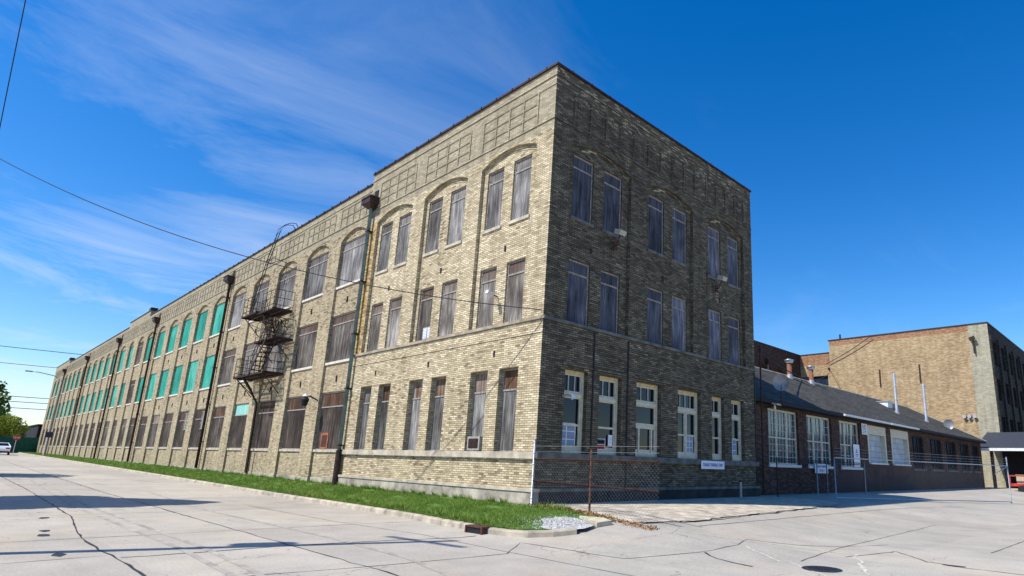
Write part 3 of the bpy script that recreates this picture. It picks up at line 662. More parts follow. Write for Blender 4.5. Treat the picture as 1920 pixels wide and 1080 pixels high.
# ------------------------------------------------------------------ corner building
H = 13.58
corner = thing('corner_building', 'three storey sooty cream brick corner block with paired boarded windows', 'building', (0, 0, 0))
ZB = 5.5; SP = 11.06; RISE = 0.32
bays = [(0.76, 3.60), (4.42, 7.22), (8.08, 10.93)]
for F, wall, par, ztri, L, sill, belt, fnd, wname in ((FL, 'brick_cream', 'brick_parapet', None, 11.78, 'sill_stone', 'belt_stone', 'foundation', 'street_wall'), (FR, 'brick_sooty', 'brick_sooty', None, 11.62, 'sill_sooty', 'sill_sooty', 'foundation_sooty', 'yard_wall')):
    mb = MB(); top = 11.68
    holes = [(a, b, ZB, SP) for a, b in bays]
    if F is FL:
        gfw = [(x0 + .02, x0 + .90, 1.78, 4.14) for x0 in (0.93, 2.36, 4.58, 6.00, 8.18, 9.62)]
    else:
        gfw = [(.93, 1.84, 1.78, 4.13), (2.35, 3.34, 1.78, 4.13), (4.07, 5.34, 1.78, 4.13), (6.29, 7.67, 1.78, 4.13), (8.4, 9.25, 1.78, 4.1), (9.76, 10.68, 1.78, 4.1)]
    zt = SP + RISE + .02
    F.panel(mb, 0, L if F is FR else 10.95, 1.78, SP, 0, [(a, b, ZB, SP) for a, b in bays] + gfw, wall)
    if F is FL: F.panel(mb, 10.95, L, 1.78, ZB, 0, [], wall); F.panel(mb, 10.95, 11.5, ZB, SP, 0, [], 'brick_ochre'); F.panel(mb, 11.5, L, ZB, SP, 0, [], wall)
    edges = [0] + [v for b in bays for v in b] + [L]
    for i in range(0, len(edges), 2): F.quad(mb, edges[i], edges[i + 1], SP, zt, 0, wall)
    for a, b in bays:
        F.arch(mb, a, b, SP, RISE, zt, 0, -.12, wall, 18)
        F.reveal(mb, (a, b, ZB, SP), 0, -.12, wall, 'lrb')
        hw_ = (b - a) / 2; rr0 = (hw_ ** 2 + RISE ** 2) / (2 * RISE); zc_ = SP + RISE - rr0; cs_ = (a + b) / 2; A0 = math.asin(hw_ / rr0)
        for i in range(20):
            t0_, t1_ = -A0 + 2 * A0 * i / 20, -A0 + 2 * A0 * (i + 1) / 20
            g_ = lambda r_, t_: F.p(cs_ + r_ * math.sin(t_), zc_ + r_ * math.cos(t_), -.108)
            mb.face([g_(rr0 - .16, t0_), g_(rr0 - .16, t1_), g_(rr0 + .02, t1_), g_(rr0 + .02, t0_)], [(t0_ * rr0, 0), (t1_ * rr0, 0), (t1_ * rr0, .18), (t0_ * rr0, .18)], wall if F is FL else 'brick_sooty_light')
        wn = [q for q in (((1.10, 1.99), (2.50, 3.37), (4.66, 5.60), (6.13, 7.03), (8.33, 9.27), (9.79, 10.72)) if F is FL else ((.98, 1.88), (2.38, 3.26), (4.68, 5.57), (6.08, 6.98), (8.41, 9.31), (9.85, 10.73))) if a < q[0] < b]
        wh = [(p, q, 8.83, 10.92) for p, q in wn] + [(p, q, ZB, 7.48) for p, q in wn]
        F.panel(mb, a, b, ZB, SP, -.12, wh, wall)
        for hh in wh:
            F.reveal(mb, hh, -.12, -.22, wall, 'lrt'); z0, z1 = hh[2], hh[3]
            if z0 > 8: F.box(mb, hh[0] - .06, hh[1] + .06, z0 - .10, z0, -.22, -.075, sill)
            mt = ('board_grey' if z0 > 8 else 'board_grey_stained') if F is FL else 'board_sky_shade'
            boarded(F, hh[0], hh[1], z0, z1, -.185, corner, mt, topmat=mt, bar='old_wood')
    F.panel(mb, 0, L, zt, H - .1, 0, [], par)
    for hh in gfw: F.reveal(mb, hh, 0, -.3, wall, 'lrt')
    # base
    F.quad(mb, 0, L, 0.70, 1.78, 0, wall)
    mb.build(wname, corner)
    mb = MB()
    F.box(mb, -0.09 if F is FL else 0.0, L, 1.60, 1.775, 0.002, 0.09, sill if F is FL else 'belt_stone' if False else sill); mb.build('sill_course', corner)
    mb = MB(); F.box(mb, -0.07 if F is FL else 0.0, L if F is FR else 11.5, 5.41, 5.50, 0.002, 0.05, belt); F.box(mb, 0.0, L if F is FR else 11.5, 5.02, 5.05, 0.002, 0.02, wall); mb.build('belt_course', corner)
    mb = MB(); F.box(mb, -0.10 if F is FL else 0.0, L, 0.2, 0.76, -.1, 0.095, fnd); F.box(mb, -0.13 if F is FL else 0.0, L, 0.76, 0.84, -.1, 0.125, sill); mb.build('plinth', corner)
    # decorative brick ribs of the frieze
    mb = MB()
    F.box(mb, -.03 if F is FL else 0, L, 11.66, 11.71, 0.002, 0.03, par)
    F.box(mb, -.03 if F is FL else 0, L, 13.14, 13.19, 0.002, 0.03, par)
    for a, b in ((.80, 3.66), (4.44, 7.30), (8.08, 10.94)):
        n_ = 4
        for i in range(n_ + 1):
            s_ = a + (b - a) * i / n_; F.box(mb, s_ - .025, s_ + .025, 11.73, 12.86, 0.002, 0.028 if F is FL else .055, par)
        for z in (12.84, 12.46, 12.09): F.box(mb, a + .025, b - .025, z - .022, z + .022, 0.002, 0.022, par)
    F.box(mb, 0, .78, 12.82, 12.86, .002, .02, par)
    mb.build('frieze', corner)
    if F is FR:
        mb = MB()
        for a, b in ((.8, 2.02), (2.12, 3.5), (3.85, 7.85), (8.2, 9.35), (9.6, 10.95)): F.box(mb, a, b, 4.22, 4.27, .002, .05, wall)
        for s_ in (2.06, 3.62, 11.55): F.box(mb, s_ - .025, s_ + .025, .85, 5.36, .002, .03, 'cable_black')
        mb.build('brick_hood', corner)
    # anchor plates
    for a, b in bays:
        for z in (7.95,) if F is FR else (7.98, 4.62):
            mb = MB(); c_ = (a + b) / 2 - (0.3 if F is FR else 0.05); F.box(mb, c_ - .035, c_ + .035, z - .10, z + .08, -.119 if z > 5.5 else .002, -.09 if z > 5.5 else .02, 'black_iron'); mb.build('anchor_plate', corner)
# body / other walls
mb = MB()
mb.boxw((-11.78, 11.61, .2), (-.01, 11.62, H - .1), 'brick_cream')
mb.boxw((-11.78, .01, 5), (-11.77, 11.6, H - .1), 'brick_cream')
mb.boxw((-11.7, .42, .3), (-.42, 11.5, 12.9), 'dark_void'); mb.build('rear_walls', corner)
# parapet cap with standing seams
mb = MB()
mb.boxw((-11.80, -.06, H - .1), (.06, .25, H - .03), 'cap_metal'); mb.boxw((-.25, .25, H - .1), (.06, 11.65, H - .03), 'cap_metal'); mb.boxw((-11.8, 11.3, H - .1), (-.25, 11.65, H - .03), 'cap_metal')
for i in range(14): mb.boxw((-.45 - i * .86 - .015, -.08, H - .102), (-.45 - i * .86 + .015, .26, H - .005), 'cap_metal')
for i in range(13): mb.boxw((-.26, .6 + i * .87 - .015, H - .102), (.08, .6 + i * .87 + .015, H - .005), 'cap_metal')
mb.build('parapet_cap', corner)
# street front, ground floor: deep boarded windows
for i, x0 in enumerate((0.93, 2.36, 4.58, 6.00, 8.18, 9.62)):
    boarded(FL, x0 + .02, x0 + .90, 1.78, 4.14, -.18, corner, 'board_grey', topmat='board_rust' if i != 5 else 'board_grey', bar='old_wood', tr=0.62)

# ---- painted sash windows on the yard front
def sash(F, s0, s1, z0, z1, d, parent, cols, ztr, two=False, door=False):
    w = s1 - s0; o = bpy.data.objects.new('window', None)
    mb = MB(); hgt = z1 - z0; t = .07
    B = lambda a, b, c, e, y0=-.10, y1=0.0, m='cream_wood': mb.boxw((a, y0, b), (c, y1, e), m)
    B(0, 0, t, hgt); B(w - t, 0, w, hgt); B(t, hgt - .10, w - t, hgt, m='yellow_wood'); B(t, 0, w - t, .12)
    zt = ztr - z0; B(t, zt - .05, w - t, zt + .05, -.10, .02)
    fr = mb.build('window'); place(fr, F, s0, s1, z0, d, parent); bpy.data.objects.remove(o)
    # upper light
    mb = MB(); a, b = t, w - t; zb, zu = zt + .05, hgt - .10
    B(a, zb, a + .045, zu, -.09, -.03); B(b - .045, zb, b, zu, -.09, -.03); B(a + .045, zb, b - .045, zb + .07, -.09, -.03); B(a + .045, zu - .045, b - .045, zu, -.09, -.03)
    for i in range(1, cols):
        x = a + (b - a) * i / cols; B(x - .012, zb + .07, x + .012, zu - .045, -.085, -.04)
    mb.build('upper_sash', fr)
    mb = MB(); panes = [(a, b)] if not two else [(a, (a + b) / 2 - .035), ((a + b) / 2 + .035, b)]
    if two: B((a + b) / 2 - .035, .12, (a + b) / 2 + .035, zt - .05, -.10, 0)
    for (p, q) in panes:
        zl, zh = .12, zt - .05; zm = zl + (zh - zl) * (.46 if not door else .60)
        B(p, zl, p + .05, zh, -.09, -.03); B(q - .05, zl, q, zh, -.09, -.03); B(p + .05, zm - .03, q - .05, zm + .03, -.09, -.02)
        B(p + .05, zl, q - .05, zl + .10, -.09, -.03); B(p + .05, zh - .04, q - .05, zh, -.09, -.03)
        if door:
            B(p + .05, zm - .14, q - .05, zm - .03, -.09, .0); B(p + .18, zl, p + .25, zm - .14, -.085, .0); B(q - .30, zl, q - .23, zm - .14, -.085, .0)
    mb.build('lower_sash', fr)
    mb = MB(); mb.face([(t, -.075, .05), (w - t, -.075, .05), (w - t, -.075, hgt - .05), (t, -.075, hgt - .05)], [(0, 0)] * 4, 'glass_dark'); mb.build('pane', fr)
    return fr
sash(FR, .93, 1.84, 1.78, 4.13, -.15, corner, 3, 3.42)
sash(FR, 2.35, 3.34, 1.78, 4.13, -.15, corner, 3, 3.42)
sash(FR, 4.07, 5.34, 1.78, 4.13, -.15, corner, 3, 3.45, door=True)
sash(FR, 6.29, 7.67, 1.78, 4.13, -.15, corner, 4, 3.42, two=True)
sash(FR, 8.40, 9.25, 1.78, 4.10, -.15, corner, 2, 3.42)
sash(FR, 9.76, 10.68, 1.78, 4.10, -.15, corner, 2, 3.42)
# lattice screens and notices behind the glass edge
for (a, b, z0, z1) in ((1.0, 1.62, 1.95, 2.62), (9.9, 10.4, 1.95, 2.62), (7.1, 7.45, 1.95, 2.6)):
    mb = MB(); d = -.218
    FR.quad(mb, a, b, z0, z1, d, 'blind')
    for i in range(4): z = z0 + (z1 - z0) * i / 3; FR.box(mb, a, b, z - .012, z + .012, d + .001, d + .006, 'white_paint')
    for x in (a, a + (b - a) * .45, b): FR.box(mb, x - .015, x + .015, z0, z1, d + .0015, d + .009, 'white_paint')
    mb.build('window_lattice', corner)

# ------------------------------------------------------------------ long factory wing
wing = thing('factory_wing', 'very long three storey cream brick factory wing with teal and grey boarded windows', 'building', (0, 0, 0))
S0, S1 = 11.78, 113.9
nb = 27; Lk = [14.3 + 3.75 * k for k in range(nb)]; bw_ = 2.5
Lk[12] = 59.0; wd = [bw_] * nb; Lk[11] = 55.3; wd[11] = 2.3; wd[12] = 2.0
mb = MB(); zt = 11.40; sp = 10.96; rs = .38; ZF = 0.3
bays2 = [(Lk[k] - wd[k], Lk[k]) for k in range(nb)]
hol = [(a, b, ZF, sp) for a, b in bays2]
FL.panel(mb, S0, S1, ZF, sp, 0, hol, 'brick_cream_wing')
ed = [S0] + [v for b in bays2 for v in b] + [S1]
for i in range(0, len(ed), 2): FL.quad(mb, ed[i], ed[i + 1], sp, zt, 0, 'brick_cream_wing')
for a, b in bays2:
    FL.arch(mb, a, b, sp, rs, zt, 0, -.10, 'brick_cream_wing', 12)
    FL.reveal(mb, (a, b, ZF, sp), 0, -.10, 'brick_cream_wing', 'lr')
    wh = [(a, b, 8.83, 10.93), (a, b, 5.42, 7.5), (a, b, 1.77, 4.13)]
    FL.panel(mb, a, b, ZF, sp, -.10, wh, 'brick_cream_wing')
    for hh in wh: FL.reveal(mb, hh, -.10, -.20, 'brick_cream_wing', 'lrt')
FL.panel(mb, S0, S1, zt, 13.03, 0, [], 'brick_parapet')
for a, b in ((52.7, 61.1), (100, S1)):
    FL.panel(mb, a, b, 13.03, 13.5, 0, [], 'brick_parapet'); mb.boxw((-a - .0, 0.01, 13.0), (-a + .01, 3, 13.5), 'brick_parapet')
mb.build('street_wall', wing)
mb = MB()
mb.boxw((-S1, .005, .3), (-S1 + .01, 22, 13.03), 'brick_cream_wing'); mb.boxw((-S1, 21.99, .3), (-S0, 22, 13.03), 'brick_brown')
mb.boxw((-S1 + .1, .32, .2), (-S0 - .1, 21.9, 12.6), 'dark_void'); mb.boxw((-12.4, 11.7, 3), (-12.39, 21.9, 13.0), 'brick_brown'); mb.build('rear_walls', wing)
mb = MB()
for a, b, h_ in ((S0 + .03, 52.7, 13.03), (52.7, 61.1, 13.5), (61.1, 100, 13.03), (100, S1, 13.5)):
    mb.boxw((-a, -.05, h_), (-b, .25, h_ + .07), 'cap_metal')
    for i in range(int((b - a) / .9)):
        if a + i * .9 < 40: mb.boxw((-(a + .4 + i * .9) - .015, -.08, h_ - .002), (-(a + .4 + i * .9) + .015, .26, h_ + .095), 'cap_metal')
mb.boxw((-61.0, .0, 13.6), (-59.9, .6, 13.85), 'black_iron') if False else None
mb.boxw((-53.6, -.02, 13.6), (-52.9, .5, 13.85), 'cap_metal'); mb.boxw((-101.5, -.02, 13.6), (-100.2, .5, 13.85), 'cap_metal')
mb.build('parapet_cap', wing)
mb = MB()
FL.box(mb, S0, S1, 11.64, 11.69, .002, .03, 'brick_parapet'); FL.box(mb, S0, S1, 12.72, 12.76, .002, .025, 'brick_parapet')
for a, b in bays2:
    c_ = (a + b) / 2
    for i in range(6):
        s_ = c_ - 1.55 + i * .62; FL.box(mb, s_ - .022, s_ + .022, 11.71, 12.58, .002, .028, 'brick_parapet')
    for z in (12.58, 12.16): FL.box(mb, c_ - 1.55, c_ + 1.55, z - .02, z + .02, .002, .022, 'brick_parapet')
mb.build('frieze', wing)
mb = MB(); FL.box(mb, S0, S1, .2, .66, -.3, -.085, 'foundation')
e2 = [S0] + [v for b in bays2 for v in b] + [S1]
for i in range(0, len(e2), 2): FL.box(mb, e2[i] + .004, e2[i + 1] - .004, .3, .64, -.08, .02, 'foundation')
mb.build('plinth', wing)
for a, b in bays2:
    for z, mt in ((8.83, 'sill_white'), (5.42, 'sill_white'), (1.77, 'sill_stone')):
        o = inst('sill', ('sill', round(b - a, 2), mt), lambda a=a, b=b, mt=mt: (lambda q: (q.boxw((0, -.14, -.10), (b - a, .06, 0), mt), q.build('sill'))[1])(MB()))
        place(o, FL, a, b, z, -.10, wing)
for k, (a, b) in enumerate(bays2):
    up = 'board_grey' if (k < 5 or k == 11) else 'board_green'
    if k == 11: up = 'board_dark'
    if up == 'board_green':
        for z0, z1 in ((8.83, 10.93), (5.42, 7.5)): boarded(FL, a, b, z0, z1, -.145, wing, up, kind='flat', bar='old_wood')
    else:
        boarded(FL, a, b, 8.83, 10.93, -.145, wing, up, bar='old_wood')
        boarded(FL, a, b, 5.42, 7.5, -.145, wing, 'board_grey_stained' if k < 5 else up, bar='old_wood')
    boarded(FL, a, b, 1.77, 4.13, -.145, wing, 'board_dark', kind='wide' if k in (4, 7, 9) else 'plain', topmat='panel_pale_green' if k == 3 else ('board_rust' if k in (0, 1, 4, 6, 8) else 'board_dark'), bar='old_wood', tr=.62)
for k in (5, 6):
    a, b = bays2[k]; mb = MB(); FL.quad(mb, a + .35, a + 1.1, 2.9, 3.95, -.13, 'glass_blue')
    for z in (2.9, 3.25, 3.6, 3.95): FL.box(mb, a + .33, a + 1.12, z - .02, z + .02, -.10, -.12, 'old_wood')
    for s_ in (.33, .72, 1.12): FL.box(mb, a + s_ - .02, a + s_ + .02, 2.9, 3.95, -.137, -.118, 'old_wood')
    o = mb.build('broken_sash', wing); o['label'] = 'bit of glazed sash left uncovered'
for k in range(0, 9):
    a, b = bays2[k]
    for z in (8.12, 4.68):
        mb = MB(); c_ = (a + b) / 2; FL.box(mb, c_ - .04, c_ + .04, z - .14, z + .12, -.099, -.06, 'black_iron'); mb.build('anchor_plate', wing)
# rusty hatch low in the first ground floor window
mb = MB(); FL.box(mb, 13.15, 13.85, 1.80, 2.45, -.14, -.115, 'rust_door'); FL.box(mb, 13.25, 13.75, 1.88, 2.35, -.115, -.105, 'rust'); mb.build('hatch', wing)
# rain water pipes with hoppers
def downpipe(F, s, ztop, zbot, r, mat, parent, hop=True, bootz=None, d=.13):
    mb = MB(); mb.tube([F.p(s, ztop, d), F.p(s, bootz or zbot, d)], r, mat, 10)
    for z in np.arange(zbot + 1.5, ztop, 2.2): F.box(mb, s - r - .03, s + r + .03, z - .03, z + .03, .005, d + r + .012, 'black_iron')
    o = mb.build('downpipe', parent, True)
    if bootz:
        m2 = MB(); m2.tube([F.p(s, bootz + .05, d), F.p(s, zbot, d)], r + .04, 'black_iron', 10); m2.build('pipe_boot', o)
    if hop:
        m2 = MB(); zt_ = ztop + .42
        A = [F.p(s - .38, zt_, .03), F.p(s + .38, zt_, .03), F.p(s + .38, zt_, .42), F.p(s - .38, zt_, .42)]
        C_ = [F.p(s - .38, zt_ - .24, .03), F.p(s + .38, zt_ - .24, .03), F.p(s + .38, zt_ - .24, .42), F.p(s - .38, zt_ - .24, .42)]
        D_ = [F.p(s - .12, ztop - .02, .03), F.p(s + .12, ztop - .02, .03), F.p(s + .12, ztop - .02, .24), F.p(s - .12, ztop - .02, .24)]
        for U, W in ((A, C_), (C_, D_)):
            for i in range(4): m2.face([U[i], U[(i + 1) % 4], W[(i + 1) % 4], W[i]], [(0, 0)] * 4, 'cap_metal')
        m2.face(A, [(0, 0)] * 4, 'dark_void'); F.box(m2, s - .41, s + .41, zt_ - .03, zt_ + .03, .02, .45, 'cap_metal'); m2.build('hopper', o)
        m3 = MB(); F.box(m3, s - .2, s + .2, zt_ + .04, zt_ + .45, .004, .02, 'dark_void'); m3.build('scupper', o)
    return o
downpipe(FL, 11.36, 11.75, .42, .075, 'pipe_teal', wing, True, 1.70, .15)
for s_ in (29.95, 48.7, 63.7, 82.4, 101.2): downpipe(FL, s_, 11.8, .62, .075, 'black_iron' if s_ < 40 else 'rust', wing)

# ------------------------------------------------------------------ things fixed to the two brick blocks
def floodlight(x, y, z, label):
    t = thing('floodlight', label, 'floodlight', (0, y, z), 'floodlights on the yard front')
    mb = MB(); mb.tube([(0.0, .22, -.35), (.18, .15, -.38), (.32, .05, -.25), (.42, 0, -.12)], .025, 'rust', 6); mb.boxw((0.002, .14, -.5), (.05, .30, -.22), 'rust'); mb.build('bracket', t)
    mb = MB(); mb.obox((.30, -.16, -.07), (.24, 0, -.09), (0, .30, 0), (.05, 0, .12), 'floodlight_body'); mb.build('housing', t)
    mb = MB(); mb.obox((.29, -.14, -.083), (.24, 0, -.09), (0, .26, 0), (.005, 0, .012), 'lamp_glass'); mb.build('lens', t)
floodlight(0, 2.62, 8.72, 'floodlight on a rusty arm beside the top window pair nearest the building corner')
floodlight(0, 8.55, 8.68, 'floodlight on a rusty arm below the farthest top window pair of the shaded front')
t = thing('air_conditioner', 'small brown window air conditioner in the ground floor opening nearest the corner pair', 'air conditioner', (-2.75, .2, 1.80))
mb = MB(); mb.boxw((-.30, -.26, 0), (.30, .05, .40), 'ac_beige'); mb.build('case', t)
mb = MB(); mb.boxw((-.24, -.268, .06), (.24, -.262, .34), 'rust')
for i in range(7): mb.boxw((-.23, -.276, .08 + i * .036), (.23, -.269, .092 + i * .036), 'dark_void')
mb.build('grille', t)
t = thing('security_camera', 'small white security camera on the second floor board near the corner', 'camera', (-2.32, 0.0, 6.45))
mb = MB(); mb.obox((-.05, -.34, .0), (.14, 0, 0), (0, .22, -.06), (0, .03, .10), 'white_paint'); mb.build('housing', t)
mb = MB(); mb.tube([(0, .1, -.02), (0, -.2, .02)], .02, 'rust', 6); mb.build('arm', t)
t = thing('wall_lamp', 'dark bowl lamp with white cap beside the first ground floor window of the wing', 'lamp', (-14.35, 0, 3.75))
mb = MB(); mb.tube([(0, -.02, .05), (.0, -.35, .2), (.0, -.55, .12)], .03, 'black_iron', 6); mb.build('arm', t)
mb = MB(); mb.tube([(0, -.55, .18), (0, -.55, .05), (0, -.55, -.22)], [.06, .17, .10], 'cable_black', 12); mb.build('shade', t)
mb = MB(); mb.tube([(0, -.55, .30), (0, -.55, .18)], [.03, .13], 'white_paint', 12); mb.build('cap', t)
t = thing('vent_panel', 'small louvred white glass panel at the foot of a second floor board', 'vent', (-6.35, .19, 5.56))
mb = MB(); mb.boxw((-.30, -.03, 0), (.30, .0, .46), 'old_wood'); mb.build('frame', t)
for sx_ in (-.25, .03):
    mb = MB(); mb.boxw((sx_, -.04, .05), (sx_ + .22, -.031, .41), 'sign_white')
    for i in range(6): mb.boxw((sx_, -.046, .08 + i * .055), (sx_ + .22, -.041, .09 + i * .055), 'blind')
    mb.build('pane', t)

def textmesh(name, body, size, mat, parent, loc, rot, ext=.004, width=None):
    cu = bpy.data.curves.new(name, 'FONT'); cu.body = body; cu.size = size; cu.extrude = ext; cu.align_x = 'CENTER'; cu.align_y = 'CENTER'
    o = bpy.data.objects.new(name, cu); col.objects.link(o)
    me = bpy.data.meshes.new_from_object(o); bpy.data.objects.remove(o)
    me.materials.clear(); me.materials.append(M[mat])
    o = bpy.data.objects.new(name, me); col.objects.link(o)
    if width:
        xs_ = [v.co.x for v in me.vertices]; f = width / (max(xs_) - min(xs_))
        for v in me.vertices: v.co.x *= f
    o.parent = parent; o.location = loc; o.rotation_euler = rot
    return o
FACEX = (R(90), 0, R(90))
t = thing('parking_sign', 'white sign with purple TENANT PARKING ONLY lettering under the shaded sash windows', 'sign', (.10, 8.27, 1.59))
mb = MB(); mb.boxw((0, -.74, -.14), (.02, .74, .14), 'sign_white'); mb.build('board', t)
textmesh('lettering', 'TENANT PARKING ONLY', .17, 'sign_ink', t, (.024, 0, -.0), FACEX, .002, 1.32)

# ------------------------------------------------------------------ fire escape
fe = thing('fire_escape', 'black iron fire escape with balconies stairs and roof ladder on the sunlit front', 'fire escape', (0, 0, 0))
def T(mb, pts, r, mat='black_iron', n=5): mb.tube([FL.p(*p) for p in pts], r, mat, n)
def balcony(s0, s1, z, d0, d1, open_sides='', rails=True):
    mb = MB()
    for s_ in np.arange(s0, s1 + .01, .11): FL.box(mb, s_ - .02, s_ + .02, z - .02, z + .02, d0, d1, 'black_iron')
    for d in (d0 + .02, (d0 + d1) / 2, d1): FL.box(mb, s0, s1, z - .07, z - .021, d - .03, d + .03, 'black_iron')
    FL.box(mb, s0 - .04, s0, z - .09, z + .04, d0, d1 + .03, 'black_iron'); FL.box(mb, s1, s1 + .04, z - .09, z + .04, d0, d1 + .03, 'black_iron')
    o = mb.build('balcony', fe)
    if rails:
        mb = MB()
        segs = []
        if 'f' not in open_sides: segs.append(((s0, d1), (s1, d1)))
        if 'l' not in open_sides: segs.append(((s1, d1), (s1, d0)))
        if 'r' not in open_sides: segs.append(((s0, d1), (s0, d0)))
        for (a, da), (b, db) in segs:
            for zz_ in (.95, .55, .2): T(mb, [(a, z + zz_, da), (b, z + zz_, db)], .016)
            L_ = math.hypot(b - a, db - da); n_ = max(1, round(L_ / .55))
            for i in range(n_ + 1): t_ = i / n_; T(mb, [(a + (b - a) * t_, z, da + (db - da) * t_), (a + (b - a) * t_, z + .97, da + (db - da) * t_)], .014)
        mb.build('railing', o)
    for s_ in (s0 + .15, s1 - .15):
        mb = MB(); T(mb, [(s_, z - .07, d1 - .08), (s_, z - .95, d0 + .0)], .022); T(mb, [(s_, z - .5, d0), (s_, z - .35, (d0 + d1) / 2)], .015); mb.build('brace', o)
    return o
def stair(s0, z0, s1, z1, d0, d1):
    mb = MB()
    for d in (d0, d1):
        a_, b_ = FL.p(s0, z0, d), FL.p(s1, z1, d); v = b_ - a_
        mb.obox(a_ + Vector((0, -.015, -.08)), v, (0, .03, 0), (0, 0, .16), 'black_iron')
        T(mb, [(s0, z0 + .9, d), (s1, z1 + .9, d)], .016); T(mb, [(s0, z0 + .5, d), (s1, z1 + .5, d)], .013)
        for i in range(6): t_ = i / 5; T(mb, [(s0 + (s1 - s0) * t_, z0 + (z1 - z0) * t_, d), (s0 + (s1 - s0) * t_, z0 + (z1 - z0) * t_ + .9, d)], .012)
    n_ = int(abs(z1 - z0) / .2)
    for i in range(1, n_):
        t_ = i / n_; s_ = s0 + (s1 - s0) * t_; z = z0 + (z1 - z0) * t_; FL.box(mb, s_ - .11, s_ + .11, z - .012, z + .012, d0 + .016, d1 - .016, 'black_iron')
    mb.build('stair', fe)
balcony(18.8, 22.9, 5.30, .05, .95)
balcony(18.2, 20.6, 6.90, .05, .95, 'l')
balcony(18.85, 20.5, 8.40, .05, .95, 'l')
balcony(21.2, 23.3, 8.55, .05, .95, 'r')
mb = MB(); FL.box(mb, 20.5, 21.2, 8.42, 8.46, .1, .9, 'black_iron'); mb.build('landing_plate', fe)
stair(20.6, 5.3, 18.9, 6.9, .55, 1.0)
stair(20.1, 6.9, 21.5, 8.5, .12, .50)
mb = MB()
for ds in (-.2, .2):
    T(mb, [(22.2 + ds, 8.6, .9), (21.5 + ds, 11.2, .75), (20.95 + ds, 12.9, .60), (20.8 + ds, 13.25, .5)], .022)
    T(mb, [(20.8 + ds, 13.25, .5), (20.72 + ds, 13.42, .25), (20.65 + ds, 13.45, .0), (20.6 + ds, 13.2, -.15)], .022, 'blue_iron')
for i in range(17):
    t_ = i / 16; z = 8.75 + 4.3 * t_; s_ = 22.2 - .7 * (z - 8.6) / 2.6 if z < 11.2 else 21.5 - .55 * (z - 11.2) / 1.7; T(mb, [(s_ - .2, z, .9 - .25 * t_), (s_ + .2, z, .9 - .25 * t_)], .013)
T(mb, [(21.4, 11.3, .75), (20.75, 11.4, .7), (20.75, 11.3, .02)], .018); T(mb, [(21.6, 11.2, .72), (21.0, 11.6, .05)], .018)
mb.build('roof_ladder', fe)
# drop tube and long brackets below the first balcony
mb = MB(); T(mb, [(21.6, 5.2, .9), (21.5, 4.6, .5), (21.45, 4.0, .16), (21.4, .6, .14)], .065)
T(mb, [(22.6, 5.2, .9), (21.9, 4.2, .05)], .022); mb.build('support', fe)
mb = MB(); T(mb, [(19.0, 5.2, .45), (19.0, 4.0, .3)], .02); T(mb, [(20.6, 5.2, .45), (20.6, 4.0, .3)], .02)
T(mb, [(19.0, 5.2, .45), (20.6, 4.2, .3)], .016); T(mb, [(20.6, 5.2, .45), (19.0, 4.2, .3)], .016)
for i in range(5): T(mb, [(19.0, 5.0 - i * .22, .42), (20.6, 5.0 - i * .22, .42)], .014)
mb.build('drop_ladder', fe)

# ------------------------------------------------------------------ low workshop building
low = thing('workshop_building', 'low dark brown brick workshop with a long grey shingle roof', 'building', (0, 0, 0))
FW = Face((-.5, 0, 0), (0, 1, 0), (1, 0, 0))
wins = [(13.55, 16.45), (17.35, 20.2), (21.2, 24.0)]; doors = [(25.1, 28.1), (29.0, 32.3)]; ZD = 2.02; wins2 = [(33.1, 35.5), (37.0, 39.9), (41.1, 43.9), (45.15, 47.9), (49.1, 51.3)]
mb = MB()
holes = [(a, b, 1.72, 4.13) for a, b in wins] + [(a, b, ZD, 4.13) for a, b in doors] + [(a, b, 1.8, 3.98) for a, b in wins2]
FW.panel(mb, 11.62, 52.3, .2, 4.5, 0, holes, 'brick_brown')
for hh in holes: FW.reveal(mb, hh, 0, -.28, 'brick_brown', 'lrt')
mb.boxw((-10, 52.2, .2), (-.5, 52.3, 4.5), 'brick_brown'); mb.boxw((-9.9, 11.7, .2), (-.85, 52.1, 4.4), 'dark_void'); mb.boxw((-10, 11.62, .2), (-9.95, 52.2, 4.5), 'brick_brown')
mb.build('wall', low)
mb = MB()
for hh in holes[:3]: FW.box(mb, hh[0] - .05, hh[1] + .05, 1.60, 1.72, -.2, .06, 'white_paint')
for hh in holes[5:]: FW.box(mb, hh[0] - .05, hh[1] + .05, 1.68, 1.8, -.2, .05, 'sill_sooty')
mb.build('sill', low)
er, rr_ = (-.08, 4.42), (-5.0, 7.2)
y0, y1 = 11.66, 52.6; yr = 47.6
mb = MB()
def slope_quad(P): 
    mb.face(P, [(p[1], math.hypot(p[0] - er[0], p[2] - er[1])) for p in P], 'shingles')
slope_quad([(er[0], y0, er[1]), (er[0], y1, er[1]), (rr_[0], yr, rr_[1]), (rr_[0], y0, rr_[1])])
mb.face([(er[0], y1, er[1]), (-9.92, y1, er[1]), (rr_[0], yr, rr_[1])], [(0, 0), (9.8, 0), (4.9, 5.4)], 'shingles')
slope_quad([(-9.92, y1, er[1]), (-9.92, y0, er[1]), (rr_[0], y0, rr_[1]), (rr_[0], yr, rr_[1])])
mb.build('roof', low)
mb = MB(); mb.boxw((er[0] - .02, y0, er[1] - .16), (er[0] + .0, y1, er[1] - .01), 'dark_trim_shade'); mb.boxw((-.5, y0, er[1] - .17), (er[0] - .02, y1, er[1] - .14), 'dark_void'); mb.build('fascia', low)
mb = MB(); mb.tube([(rr_[0], y0, rr_[1] + .02), (rr_[0], yr, rr_[1] + .02), (er[0], y1, er[1] + .02)], .06, 'sill_stone', 6); mb.build('ridge_cap', low)
